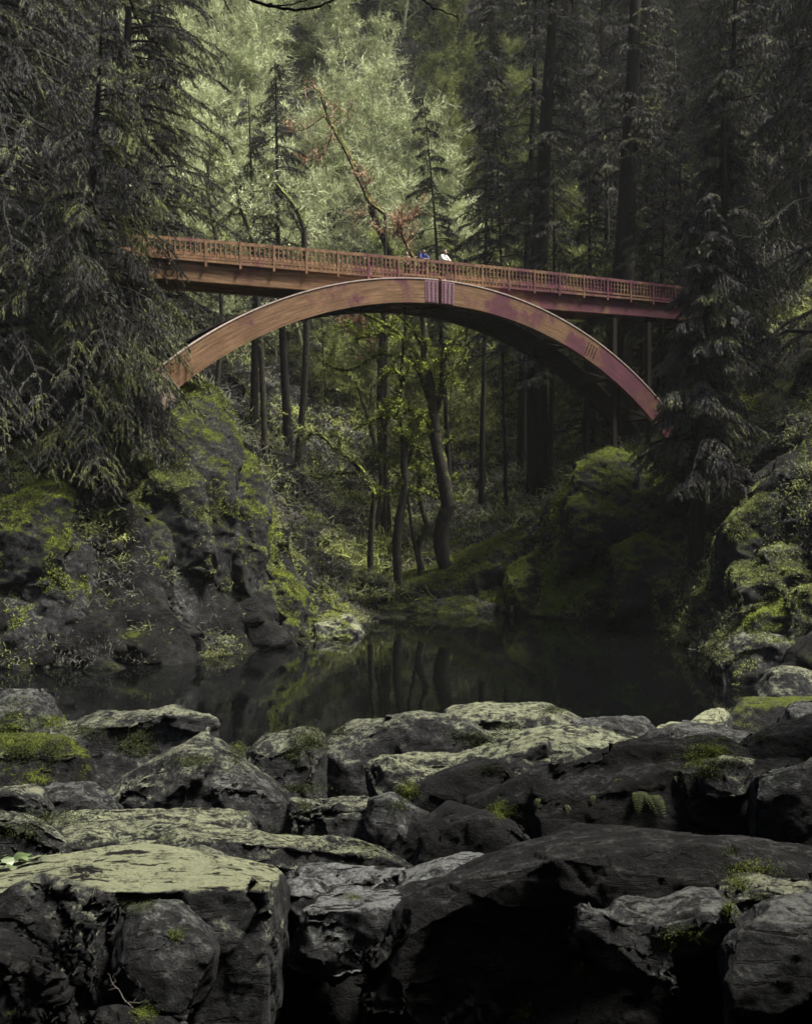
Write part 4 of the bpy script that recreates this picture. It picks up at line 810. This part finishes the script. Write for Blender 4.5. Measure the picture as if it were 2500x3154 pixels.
stem_tree('maple_tree', 'tall dark multi stemmed maple with mossy arching limbs under the crown of the arch', [
    [(0.49, 0.42)] + z7((1290, 1150), (1260, 950), (1215, 720)), [(0.38, 0.18)] + z7((1215, 720), (1200, 560), (1190, 420), (1160, 280), (1150, 100), (1130, -60)),
    [(0.22, 0.15)] + z7((1215, 620), (1245, 480), (1250, 330), (1262, 200)),
    [(0.19, 0.08)] + z7((1165, 350), (1090, 250), (1000, 140), (900, 80), (800, 30)), [(0.16, 0.08)] + z7((1130, 330), (1060, 210), (940, 150), (850, 165), (760, 185)),
    [(0.16, 0.08)] + z7((1185, 560), (1100, 330), (1000, 285), (880, 270), (780, 330), (700, 355), (620, 340), (570, 315)),
    [(0.16, 0.09)] + z7((1210, 730), (1150, 650), (1080, 602), (1035, 615)), [(0.12, 0.06)] + z7((1040, 720), (1080, 660), (1130, 635), (1190, 632)),
    [(0.14, 0.06)] + z7((1150, 230), (1080, 110), (1030, 60), (990, 30)), [(0.14, 0.06)] + z7((1250, 800), (1290, 790), (1330, 740))], 76, 'bark_moss', 'bright_moss', 900, 15000, (0.8, 0.018), 0.10, subs=36, off=0.09)
stem_tree('maple_tree', 'slender mossy maple with umbrella shaped arching limbs left of the tall dark maple', [
    [(0.28, 0.21)] + z7((1040, 1060), (1035, 900), (1030, 740)), [(0.18, 0.11)] + z7((1030, 740), (1015, 600), (1020, 420), (1030, 380)),
    [(0.14, 0.06)] + z7((1015, 635), (960, 600), (880, 640), (790, 690), (740, 720)), [(0.11, 0.06)] + z7((1015, 650), (930, 625), (905, 680), (925, 720)),
    [(0.10, 0.05)] + z7((1020, 560), (1000, 522), (950, 525), (925, 570)), [(0.13, 0.06)] + z7((1020, 400), (970, 360), (915, 400), (900, 440)),
    [(0.11, 0.05)] + z7((1032, 850), (1060, 795), (1110, 810), (1150, 820))], 75, 'bark_moss', 'bright_moss', 500, 7000, (0.6, 0.018), 0.10, subs=16, off=0.08)
stem_tree('maple_tree', 'thin dark stemmed tree leaning left through the mossy wood under the arch', [
    [(0.2, 0.12)] + z7((900, 940), (850, 740), (810, 600), (770, 480)), [(0.12, 0.05)] + z7((770, 480), (745, 405), (700, 355)), [(0.07, 0.03)] + z7((825, 640), (880, 690), (895, 740))], 84, 'bark_moss', 'moss_leaf', 500, 900, (0.8, 0.02), 0.12, subs=14)
stem_tree('maple_tree', 'low leaning mossy trunk arching left over the far bank', [
    [(0.2, 0.14)] + z7((860, 1090), (780, 950), (620, 820)), [(0.14, 0.06)] + z7((620, 820), (540, 745), (470, 735), (440, 770)), [(0.09, 0.04)] + z7((800, 965), (650, 960), (560, 985), (520, 1000))], 78, 'bark_moss', 'moss_leaf', 700, 1400, (0.8, 0.02), 0.12, subs=16)
stem_tree('maple_tree', 'small dark tree with low bright moss sleeved limbs curving toward the water', [
    [(0.22, 0.14)] + z7((1165, 1260), (1120, 1090), (1125, 980)), [(0.10, 0.04)] + z7((1120, 1095), (1050, 1062), (960, 1075), (880, 1110), (840, 1145)), [(0.10, 0.04)] + z7((980, 1060), (1030, 960), (1100, 930), (1220, 912)),
    [(0.09, 0.05)] + z7((1125, 980), (1180, 960), (1200, 1010), (1250, 1130))], 77, 'bark_moss', 'bright_moss', 500, 1500, (0.6, 0.018), 0.10, subs=12, off=0.06)
stem_tree('bare_tree', 'dark trunk leaning left out of the pale wood just above the bridge', [
    [(0.34, 0.2)] + z4((1640, 1060), (1570, 900), (1540, 820), (1490, 700)), [(0.2, 0.08)] + z4((1490, 700), (1440, 590), (1385, 500), (1350, 400)), [(0.1, 0.05)] + z4((1575, 905), (1620, 940), (1655, 990))], 86, 'bark_moss', 'pale_leaf', 700, 600, (1.0, 0.025), 0.13, subs=26)
stem_tree('bare_tree', 'leaning dark trunk left of the middle of the bridge in the pale wood', [
    [(0.24, 0.14)] + z4((1280, 960), (1250, 890), (1200, 820)), [(0.14, 0.06)] + z4((1200, 820), (1120, 720), (1065, 610)), [(0.1, 0.05)] + z4((1270, 975), (1225, 900), (1200, 860))], 88, 'bark_moss', 'pale_leaf', 600, 500, (1.0, 0.025), 0.13, subs=20)
stem_tree('bare_tree', 'short dark stem rising over the railing at the left quarter of the bridge', [[(0.2, 0.1)] + z4((1065, 1020), (1030, 920), (1000, 840), (985, 760))], 84, 'bark_moss', 'pale_leaf', 400, 400, (1.0, 0.022), 0.12, subs=12)
stem_tree('bare_tree', 'thin dark upright stem over the railing near the left end of the bridge', [[(0.16, 0.08)] + z4((910, 1000), (885, 880), (870, 760), (880, 640))], 82, 'bark_moss', 'moss_leaf', 400, 400, (1.0, 0.022), 0.12, subs=12)
stem_tree('blossom_tree', 'bare tree with salmon pink twigs in the bright wood above the bridge', [
    [(0.12, 0.08)] + z4((1620, 900), (1560, 860), (1520, 780), (1450, 620), (1375, 500)), [(0.06, 0.03)] + z4((1375, 500), (1360, 400), (1300, 360)), [(0.05, 0.02)] + z4((1375, 480), (1300, 540), (1230, 550), (1190, 510)),
    [(0.05, 0.02)] + z4((1400, 560), (1360, 660), (1290, 680)), [(0.05, 0.02)] + z4((1400, 520), (1440, 490), (1470, 500)), [(0.05, 0.02)] + z4((1530, 800), (1540, 760), (1530, 710)), [(0.05, 0.02)] + z4((1580, 880), (1520, 910), (1490, 940))], 84, 'bark_moss', 'pink_leaf', 330, 60, (0.9, 0.028), 0.14, subs=14)
stem_tree('blossom_tree', 'low spray of pink buds and twigs just behind the people on the bridge', [[(0.1, 0.06)] + z4((1740, 1090), (1700, 1000), (1690, 950)), [(0.05, 0.02)] + z4((1700, 1020), (1680, 970), (1660, 990))], 76, 'bark_moss', 'pink_leaf', 420, 200, (0.7, 0.022), 0.12, subs=10)
stem_tree('blossom_tree', 'pink and amber twigged shrub framed right under the crown of the arch', [[(0.1, 0.05)] + z7((900, 420), (860, 260), (800, 130)), [(0.05, 0.03)] + z7((850, 200), (760, 160), (680, 120)), [(0.05, 0.03)] + z7((860, 220), (900, 140), (940, 110)), [(0.05, 0.03)] + z7((800, 130), (770, 60))], 90, 'bark_moss', 'pink_leaf', 520, 300, (0.8, 0.026), 0.16, subs=16)
# straight conifer trunks on the right
def trunk_tree(label, px, y0, y1, D, wpx, ms=2, lean=0.0):
    r0 = wpx / FPX * D / 2; b_ = P(px, y0, D); b_[2] = float(ground(b_[0], b_[1])[0]) - 0.5; h = P(px, y1, D)[2] - b_[2]
    m_ = conifer_meshes(h, int(h * 2.2), 5.2, 0.5, r0, 'needles2' if ms else 'needles', 'bark_black', 12, 14, 0.16, low=0.42 if wpx > 60 else 0.4, lean=(lean, 0))
    plant('conifer', m_, tuple(b_), 0, 1, label, 'conifer')
trunk_tree('massive dark conifer trunk rising behind the bridge at the right of the people', 1655, 900, -700, 84, 78)
trunk_tree('second massive dark conifer trunk farther right behind the bridge end', 1900, 900, -700, 82, 88)
trunk_tree('straight slimmer conifer trunk near the top right of the wood', 1605, 800, -500, 92, 34)
trunk_tree('thin straight dark trunk seen through the right half of the arch', 1555, 1330, 300, 86, 14, 1)
trunk_tree('dark straight trunk standing under the right limb of the arch', 1690, 1480, 500, 82, 26, 1)
trunk_tree('grey straight trunk left of the one under the right limb of the arch', 1633, 1470, 500, 86, 22, 1)
trunk_tree('dark trunk between the arch foot and the bent posts at right', 2015, 1250, 400, 78, 24, 1)
trunk_tree('wide dark trunk seen through the left half of the arch', 892, 1200, 200, 90, 34, 1)
trunk_tree('dark leaning trunk low in the left half of the arch', 780, 1150, 300, 88, 30, 1, 0.05)
trunk_tree('pale grey trunk just right of the tall dark maple under the arch', 1383, 1320, 300, 94, 20, 1)
trunk_tree('dark trunk behind the bridge railing at the right quarter', 1480, 790, 0, 90, 20, 1)
# big dark conifers whose boughs hang over the left and right of the gorge
def big_conifer(label, x, y, h, bl, az, droop, hang, sz, mat, nb=120, nbr=20, nq=16, low=0.06):
    z = float(ground(x, y)[0]); m_ = conifer_meshes(h, nb, bl, droop, 0.5, mat, 'bark_black', nbr, nq, sz, low=low, azr=az, hang=hang)
    plant('conifer', m_, (x, y, z - 0.4), 0, 1, label, 'conifer')
RNG = np.random.default_rng(11)
big_conifer('huge dark conifer with long drooping boughs covering the upper left edge', -21.5, 58.0, 34, 11.5, (-1.9, 1.2), 0.75, 0.75, 0.11, 'needles2', 130, 30, 60)
big_conifer('dark conifer with hanging boughs in front of the left end of the bridge', -15.9, 56.0, 21, 7.2, (-2.2, 1.0), 0.7, 0.9, 0.10, 'needles', 90, 28, 58)
big_conifer('tall conifer with olive tinted boughs at the top left behind the drooping ones', -18, 72.0, 32, 9.5, (-2.2, 0.9), 0.5, 0.6, 0.12, 'needles', 110, 26, 49)
big_conifer('low spreading conifer clinging to the left cliff top', -14.8, 56.5, 9, 5.5, (-2.4, 0.6), 0.6, 0.8, 0.10, 'needles', 50, 24, 36)
big_conifer('dark conifer screening the right end of the bridge', 18.6, 68.0, 24, 4.8, None, 0.55, 0.8, 0.12, 'needles2', 110, 24, 46)
big_conifer('huge dark conifer with drooping boughs at the upper right edge', 26.0, 66.0, 36, 9.0, None, 0.6, 0.9, 0.12, 'needles2', 140, 26, 49)
big_conifer('dark conifer between the right end of the bridge and the upper right edge', 22.0, 78.0, 34, 8.0, None, 0.5, 0.8, 0.13, 'needles2', 120, 24, 43)
big_conifer('dark conifer standing in front of the right end of the bridge on the right bank', 15.9, 62.5, 21, 4.6, None, 0.5, 0.8, 0.11, 'needles2', 110, 26, 49, low=0.3)
big_conifer('low conifer beside the right foot of the arch', 17.0, 67.5, 7.5, 3.8, None, 0.5, 0.8, 0.10, 'needles', 60, 24, 46)

# ground cover that nobody could count
def cover(name, n, box, size, per, mat, seed, thr, up=0.6, wd=0.035, zmin=0.15, off=0.25):
    x = RNG.uniform(box[0], box[1], n); y = RNG.uniform(box[2], box[3], n)
    q = fbm(np.stack([x * 0.16, y * 0.16, x * 0], 1), 3, seed); k = q > thr; x, y = x[k], y[k]
    z = rough_ground(x, y); k = (z > zmin) & (np.abs(x / y) < 0.42); x, y, z = x[k], y[k], z[k]
    p0 = np.stack([x, y, z], 1); n = len(p0); acc = Acc()
    p = np.repeat(p0, per, 0) + RNG.normal(size=(n * per, 3)) * np.array([off, off, 0.05]); r = np.repeat(np.clip(0.5 + 0.8 * fbm(p0 * 0.3, 3, seed + 5), 0, 1), per) * 0.6 + 0.4 * RNG.random(n * per)
    d = unit(RNG.normal(size=(n * per, 3)) * 0.8 + UP * up); L = size * (0.4 + RNG.random(n * per)) * np.repeat(0.6 + 0.8 * RNG.random(n), per)
    acc.quads(ribbons(p, d, L * 0.6, wd), r); p2 = p + d * (L * 0.6)[:, None]; d2 = unit(d + RNG.normal(size=(n * per, 3)) * 0.5 - UP * 0.35); acc.quads(ribbons(p2, d2, L * 0.5, wd * 0.8), r)
    o = link(name, acc.mesh(name), M[mat]); tag(o, kind='stuff'); return o
tag(cover('undergrowth', 42000, (-45, 55, 74, 150), 0.8, 11, 'brush', 3, -0.9, up=0.3, wd=0.028, off=0.5), 'tangle of grey brown and olive brush on the slope behind the bridge', 'undergrowth')
tag(cover('bank_brush', 36000, (-24, 32, 46, 82), 0.30, 11, 'brush', 13, -0.45, up=0.1, wd=0.011, off=0.3), 'low brush and twigs over both banks', 'undergrowth')
tag(cover('far_bank_moss', 42000, (0.5, 22, 69, 86), 0.16, 12, 'bright_moss', 43, -0.35, up=0.3, wd=0.022, off=0.2), 'yellow green moss and low fern over the far bank under the arch', 'moss')
tag(cover('moss_tufts', 60000, (-22, 32, 46, 84), 0.12, 12, 'moss_leaf', 23, -0.12, up=0.2, wd=0.018, off=0.14), 'olive moss and fern tufts in patches on the banks', 'moss')
tag(cover('bright_moss_tufts', 50000, (-16, 32, 46, 80), 0.11, 12, 'bright_moss', 33, 0.38, up=0.2, wd=0.018, off=0.12), 'bright yellow green moss tufts on the ledges of the banks', 'moss')

# unseen tall conifers added outside the frame at the right to shade the foreground
for i, (x, y, sc) in enumerate([(9.5, 9.0, 0.85), (13.0, 13.0, 1.0), (9.0, 3.5, 0.8), (15.5, 19.0, 1.0), (15, 7, 1.0)]):
    plant('conifer', con[i % 3], (x, y, float(ground(x, y)[0]) - 0.3), i * 1.3, sc * 0.8, 'tall unseen conifer added on the right bank to shade the foreground rocks', 'conifer', 'unseen conifers added to shade the foreground rocks', 1.0)

short = conifer_meshes(12, 95, 3.0, 0.42, 0.25, 'needles', 'bark', 14, 26, 0.15, low=0.04)  # more unseen trees, added to darken the right foreground
for i, (x, y, sc) in enumerate([(6.3, 4.6, 0.95), (8.2, 7.6, 1.0), (7.6, 1.6, 1.0), (9.6, 4.2, 1.1), (6.0, -1.2, 1.0), (10.5, 11.2, 1.0), (9.0, -1.5, 1.1), (12.6, 8.5, 1.2)]):
    plant('conifer', short, (x, y, float(ground(x, y)[0]) - 0.3), i * 2.1, sc, 'short dense unseen conifer added to shade the rocks at the right of the viewpoint', 'conifer', 'short unseen conifers added for shade right of the viewpoint', 1.0)
for i, (x, y, sc) in enumerate([(-3, -9, 0.9), (3.5, -8, 1.0), (8, -13, 1.0), (-9, -10, 0.9), (0, -16, 1.0)]):  # unseen trees added behind the camera to cut ambient light
    plant('conifer', con[i % 3], (x, y, float(ground(x, y)[0]) - 0.3), i * 1.7, sc * 0.9, 'tall unseen conifer added behind the viewpoint to block sky light', 'conifer', 'unseen conifers added behind the viewpoint to block light', 1.0)

# people on the bridge
def skin_mesh(name, verts, edges, rad, m, sub=1):
    me = bpy.data.meshes.new(name); bm = bmesh.new(); lay = bm.verts.layers.skin.verify()
    vs = []
    for i, (c, r) in enumerate(zip(verts, rad)):
        v_ = bm.verts.new(c); v_[lay].radius = (r, r) if isinstance(r, float) else r; v_[lay].use_root = (i == 0); vs.append(v_)
    for a_, b_ in edges: bm.edges.new((vs[a_], vs[b_]))
    bm.to_mesh(me); bm.free(); o = bpy.data.objects.new(name, me); C.objects.link(o)
    o.modifiers.new('k', 'SKIN'); sb = o.modifiers.new('b', 'SUBSURF'); sb.levels = sub
    m2 = bpy.data.meshes.new_from_object(o.evaluated_get(bpy.context.evaluated_depsgraph_get()))
    o.modifiers.clear(); o.data = m2; m2.materials.append(m); m2.polygons.foreach_set('use_smooth', [True] * len(m2.polygons)); return o
SKIN = plain('skin', (0.42, 0.25, 0.18), 0.6)
def person(label, s_, w_, H, jacket, trousers, hat, hair, turn, lean=1.0):
    root = empty('person', tuple(B0 + AX * s_ + NX * w_ + UP * 20.17)); root.rotation_euler = (0, 0, TH + turn); root.scale = (H / 1.75,) * 3
    tag(root, label, 'person'); L = lean
    J = dict(pel=(0, .06, .94), ch=(0, -.08 * L, 1.27), nk=(0, -.17 * L, 1.45), hd=(0, -.20 * L, 1.56), hd2=(0, -.20 * L, 1.67))
    V = [J['pel'], J['ch'], J['nk'], J['hd'], J['hd2']]; R = [(.15, .11), (.16, .11), .055, (.075, .095), (.07, .09)]; E = [(0, 1), (1, 2), (2, 3), (3, 4)]
    V.append((0, -.20 * L - .105, 1.58)); R.append(.018); E.append((3, 5))                     # nose
    arms, legs = [], []
    for sx_ in (-1, 1):
        n = len(V); V += [(sx_ * .18, -.11 * L, 1.40), (sx_ * .27, -.30 * L, 1.13), (sx_ * .10, -.50 * L, 1.07 if L > .5 else .95), (sx_ * .05, -.56 * L, 1.06 if L > .5 else .90)]
        R += [.06, .045, .03, .035]; E += [(1, n), (n, n + 1), (n + 1, n + 2), (n + 2, n + 3)]; arms.append(n)
        for f in range(5):                                                                     # fingers and thumb
            k_ = len(V); fx = sx_ * .05 + (f - 2) * .019; V += [(fx, -.60 * L, (1.05 if L > .5 else .87) + (.02 if f == 4 else 0)), (fx - sx_ * .02, -.635 * L, (1.03 if L > .5 else .83))]; R += [.009, .008]; E += [(n + 3, k_), (k_, k_ + 1)]
        n = len(V); V += [(sx_ * .10, .05, .86), (sx_ * .12, -.01, .48), (sx_ * .13, .05, .08), (sx_ * .14, -.12, .04)]; R += [.085, .06, .045, .04]; E += [(0, n), (n, n + 1), (n + 1, n + 2), (n + 2, n + 3)]; legs.append(n)
    o = skin_mesh('body', V, E, R, SKIN); o.parent = root
    jv = [V[0], V[1], (0, -.15 * L, 1.41)]; jr = [(.185, .14), (.20, .15), .09]; je = [(0, 1), (1, 2)]
    for n in arms:
        k_ = len(jv); jv += [V[n], V[n + 1], V[n + 2]]; jr += [.085, .07, .055]; je += [(1, k_), (k_, k_ + 1), (k_ + 1, k_ + 2)]
    o = skin_mesh('jacket', jv, je, jr, jacket); o.parent = root
    tv = [(0, .06, .93)]; tr_ = [(.155, .12)]; te = []
    for n in legs:
        k_ = len(tv); tv += [V[n], V[n + 1], V[n + 2]]; tr_ += [.105, .08, .065]; te += [(0, k_), (k_, k_ + 1), (k_ + 1, k_ + 2)]
    o = skin_mesh('trousers', tv, te, tr_, trousers); o.parent = root
    o = skin_mesh('hair', [(0, -.16 * L, 1.55), (0, -.16 * L + .02, 1.66)], [(0, 1)], [(.085, .09), (.085, .10)], hair); o.parent = root
    if hat:
        o = skin_mesh('hat', [(0, -.20 * L, 1.66), (0, -.19 * L, 1.735)], [(0, 1)], [(.10, .115), (.08, .09)], hat); o.parent = root
    return root
wht = plain('white_cloth', (0.75, 0.75, 0.72), 0.9, 0.1); blu = plain('blue_cloth', (0.05, 0.06, 0.20), 0.9, 0.1); drk = plain('dark_cloth', (0.015, 0.02, 0.025), 0.9, 0.1); prp = plain('purple_cloth', (0.07, 0.02, 0.06), 0.9, 0.1)
gry = plain('grey_hair', (0.30, 0.29, 0.30), 0.9, 0.1); brn = plain('brown_hair', (0.12, 0.05, 0.03), 0.9, 0.1)
person('person in white jacket and white knit hat leaning on the bridge railing', 2.64, 0.98, 1.80, wht, drk, wht, brn, 0.25)
person('person in dark blue jacket with grey hair leaning on the bridge railing', 1.26, 0.98, 1.70, blu, prp, None, gry, -0.1)
person('small person in white hat only just showing over the bridge railing', 0.21, 1.0, 1.42, plain('tan_cloth', (0.2, 0.15, 0.1), 0.9), drk, wht, brn, -0.3, 0.3)

# small things on the near rocks, set down where they rest
bpy.context.view_layer.update(); DG = bpy.context.evaluated_depsgraph_get()
def hit(px, py):
    o_ = Vector((0, 0, CZ)); d_ = Vector(P(px, py, 1.0)) - o_; ok, loc, nrm, *_ = S.ray_cast(DG, o_, d_.normalized(), distance=45)
    return (np.array(loc), np.array(nrm)) if ok else (None, None)
def fern(label, px, py, nf, L, seed):
    c, n_ = hit(px, py); L = L * 0.5; nf = max(2, nf - 3)
    if c is None: return
    root = empty('fern', tuple(c)); tag(root, label, 'fern', 'ferns on the dark rock face'); r_ = random.Random(seed)
    for i in range(nf):
        acc = Acc(); az = -math.pi / 2 + r_.uniform(-1.4, 1.4); l_ = L * r_.uniform(.6, 1.1); o_ = np.array([math.cos(az), math.sin(az) * .8, 0]); u = np.linspace(0, 1, 16)
        sp = c + o_ * (u * l_ * .75)[:, None] + UP * (0.35 * u * l_ - 1.0 * l_ * u ** 2)[:, None]; acc.tube(sp, np.linspace(.006, .002, 16), 3, r=.2); t = unit(np.gradient(sp, axis=0)); sd_ = unit(np.cross(t, o_ * .2 + UP))
        for sg in (-1, 1):
            ln = l_ * .17 * np.sin(np.pi * (0.12 + 0.88 * u)) ** .7 + .004; acc.quads(np.stack([sp - t * .004, sp + t * .004, sp + sd_ * sg * ln[:, None] + t * (.25 * ln)[:, None] + t * .003, sp + sd_ * sg * ln[:, None] + t * (.25 * ln)[:, None] - t * .003], 1))
        link('frond', acc.mesh('frond'), M['fern'], root, smooth=False)
for i, (px, py, nf, L, lb) in enumerate([(1960, 2440, 9, .75, 'largest fern drooping from a crevice of the dark rock face on the right'), (2010, 2450, 7, .7, 'fern with a long frond hanging down at the right of the largest fern'), (1905, 2400, 6, .45, 'small fern up and left of the largest fern on the dark face'),
        (1830, 2450, 4, .3, 'tiny lone fern left of the other ferns on the dark face'), (1660, 2460, 5, .4, 'sparse fern low on the left part of the dark rock face'), (1740, 2480, 4, .4, 'faint fern between the sparse fern and the tiny lone one'), (2080, 2390, 5, .3, 'little fern below the moss of the cut block at right')]):
    fern(lb, px, py, nf, L, i)
acc = Acc(); macc = Acc()
for px, py, rx, ry, n, br in [(50, 2250, 60, 60, 900, 1), (160, 2225, 30, 14, 300, 1), (60, 2320, 30, 20, 300, 0), (165, 2310, 25, 30, 300, 0), (250, 2250, 40, 14, 200, 0), (420, 2290, 40, 35, 500, 0), (610, 2345, 50, 12, 350, 0), (725, 2320, 22, 50, 500, 0), (955, 2275, 35, 32, 700, 0), (905, 2325, 20, 15, 150, 0), (1045, 2250, 18, 14, 150, 0),
        (1260, 2435, 22, 20, 300, 1), (1230, 2480, 18, 12, 120, 0), (1538, 2498, 22, 18, 300, 1), (935, 2430, 50, 8, 300, 0), (935, 2485, 16, 12, 150, 0), (1480, 2275, 60, 18, 400, 0), (1560, 2240, 30, 10, 150, 0), (1700, 2190, 40, 10, 200, 0), (1505, 2370, 20, 10, 120, 0), (2150, 2335, 45, 40, 500, 1), (2200, 2310, 40, 20, 350, 1), (2250, 2345, 35, 10, 120, 0),
        (2350, 2275, 20, 8, 100, 0), (2310, 2675, 60, 20, 300, 1), (2270, 2720, 30, 20, 250, 1), (2250, 2625, 20, 10, 100, 0), (2110, 2880, 40, 14, 300, 1), (2050, 2905, 18, 12, 120, 1), (2245, 2800, 14, 24, 120, 1), (2330, 2760, 30, 8, 120, 0), (430, 2785, 40, 16, 200, 0), (540, 2880, 16, 14, 120, 1), (440, 3120, 30, 16, 250, 1), (180, 2520, 70, 20, 400, 0), (60, 2560, 60, 16, 250, 0), (40, 3125, 20, 8, 60, 0), (1610, 3120, 25, 25, 150, 1), (1795, 2980, 14, 10, 60, 1), (870, 2560, 30, 12, 80, 0), (1090, 2765, 14, 6, 60, 1)]:
    for i in range(int(n * .7)):
        a_ = RNG.random() * 6.283; q = RNG.random() ** 0.5; c, n_ = hit(px + RNG.normal() * rx * .75, py + RNG.normal() * ry * .75)
        if c is None or c[1] > 30: continue
        k_ = 10; sz = 0.0011 * c[1]; p = np.repeat(c[None], k_, 0) + RNG.normal(size=(k_, 3)) * sz * 2.5 * (1 - 0.9 * np.abs(n_)) + n_ * sz * RNG.random((k_, 1)) * .3; (acc if br else macc).quads(ribbons(p, unit(RNG.normal(size=(k_, 3)) + n_ * .7), sz * (.5 + RNG.random(k_)), sz * .22))
tag(link('rock_moss', acc.mesh('rock_moss'), M['near_moss'], smooth=False), 'bright yellow green moss cushions on the near rocks', 'moss', kind='stuff')
tag(link('rock_moss', macc.mesh('rock_moss'), M['fern'], smooth=False), 'dull olive moss in hollows of the near rocks', 'moss', kind='stuff')
WEED = plain('leaf_green', (0.045, 0.065, 0.022), 0.5, 0.4, var=.3)
# leafy weed
c, n_ = hit(60, 2668)
if c is not None:
    root = empty('leafy_weed', tuple(c)); tag(root, 'pale green leafy weed growing beside the huge lichen crusted boulder at the left edge', 'weed')
    for i in range(16):
        az = RNG.random() * 6.283; l_ = RNG.uniform(.05, .10); o_ = np.array([math.cos(az), math.sin(az), RNG.uniform(.2, 1.3)]); o_ /= np.linalg.norm(o_); sd_ = unit(np.cross(o_, UP)); b_ = c + np.array([RNG.uniform(-.16, .12), RNG.uniform(-.08, .06), RNG.uniform(0.02, .06)]); acc = Acc()
        for t0, t1, w0_, w1_ in ((0, .3, .1, .42), (.3, .65, .42, .48), (.65, 1, .48, .1)):
            f = lambda t, w_: b_ + o_ * l_ * t * 1.3 - UP * l_ * .5 * t * t + sd_ * w_ * l_
            acc.quads(np.array([[f(t0, -w0_), f(t0, w0_), f(t1, w1_), f(t1, -w1_)]]), .8)
        link('leaf', acc.mesh('leaf'), WEED, root, smooth=False)
# dry twigs in the dark cleft
c, n_ = hit(400, 3090)
if c is not None:
    root = empty('dry_twig', tuple(c)); tag(root, 'bare dry twig lying in the dark cleft below the huge lichen crusted boulder', 'twig'); acc = Acc(); d0 = c[1] - .1
    for pl, r0 in (([(470, 3140), (400, 3100), (360, 3050), (335, 3000)], .006), ([(360, 3050), (335, 3045), (352, 3030)], .003), ([(400, 3100), (425, 3060), (428, 3020)], .003), ([(385, 3080), (440, 3085), (470, 3060)], .0025), ([(350, 3030), (352, 3000)], .002), ([(420, 3110), (380, 3140), (330, 3140)], .003)):
        q = smoothpl([P(x, y, d0) for x, y in pl]); q += RNG.normal(size=q.shape) * .006; acc.tube(q, np.linspace(r0, r0 * .4, len(q)), 4)
    link('stem', acc.mesh('stem'), plain('dry_wood', (0.05, 0.047, 0.04), .8), root)
# tree at the left whose bare limb reaches over the top of the view
D7 = 7.0; root = empty('overhanging_tree', (-5.6, 7.0, float(ground(-5.6, 7.0)[0]) - .2)); tag(root, 'dark bare tree limb and twigs hanging into the top of the view', 'tree')
acc = Acc(); base = np.array(root.location); lim = smoothpl([base + UP * 8.2, P(-700, -500, D7), P(0, -230, D7), P(700, -90, D7), P(1300, -80, D7), P(2300, -150, D7)])
acc.tube(smoothpl([base, base + UP * 4 + ex * .1, base + UP * 8.2, base + UP * 13 - ex * .3]), np.linspace(.22, .08, 13), 8, wob=.1); acc.tube(lim, np.linspace(.09, .02, len(lim)), 7, wob=.1); link('trunk', acc.mesh('trunk'), M['bark'], root)
acc = Acc()
for pl, r0 in (([(330, -160), (390, -60), (402, 0), (425, 60), (452, 108), (470, 130)], .010), ([(640, -100), (680, -20), (700, 20), (713, 37)], .007), ([(700, -90), (760, -10), (850, 22), (930, 28), (1000, 12), (1060, -20), (1120, -80)], .013), ([(820, 14), (880, 16), (960, -4), (1010, -30)], .006), ([(1010, 6), (1014, 40)], .004),
        ([(1240, -80), (1300, -10), (1345, 28), (1400, 48), (1410, 60), (1408, 80)], .008), ([(1700, -100), (1750, -20), (1700, 0), (1665, 12)], .006), ([(2140, -130), (2152, -10), (2158, 22), (2185, 36)], .007), ([(1760, -110), (1765, 50)], .009)):
    acc = Acc(); q = smoothpl([P(x, y, D7) for x, y in pl]); q[1:] += RNG.normal(size=(len(q) - 1, 3)) * .004; acc.tube(q, np.linspace(r0, r0 * .35, len(q)), 5)
    link('twig', acc.mesh('twig'), M['bark'], root)


# thin mist hanging in the gorge
ac = Acc(); ac.box((0, 80, 64), (96, 0, 0), (0, 146, 0), (0, 0, 67)); m = bpy.data.materials.new('haze'); m.use_nodes = True; nt = m.node_tree; nt.nodes.clear()
out = nt.nodes.new('ShaderNodeOutputMaterial'); pv = nt.nodes.new('ShaderNodeVolumePrincipled'); pv.inputs['Density'].default_value = 0.00011; pv.inputs['Color'].default_value = (0.84, 0.86, 0.86, 1); pv.inputs['Anisotropy'].default_value = 0.2
nt.links.new(pv.outputs[0], out.inputs['Volume'])
tag(link('haze', ac.mesh('haze'), m, smooth=False), 'thin pale mist filling the wooded gorge', 'haze', kind='stuff')
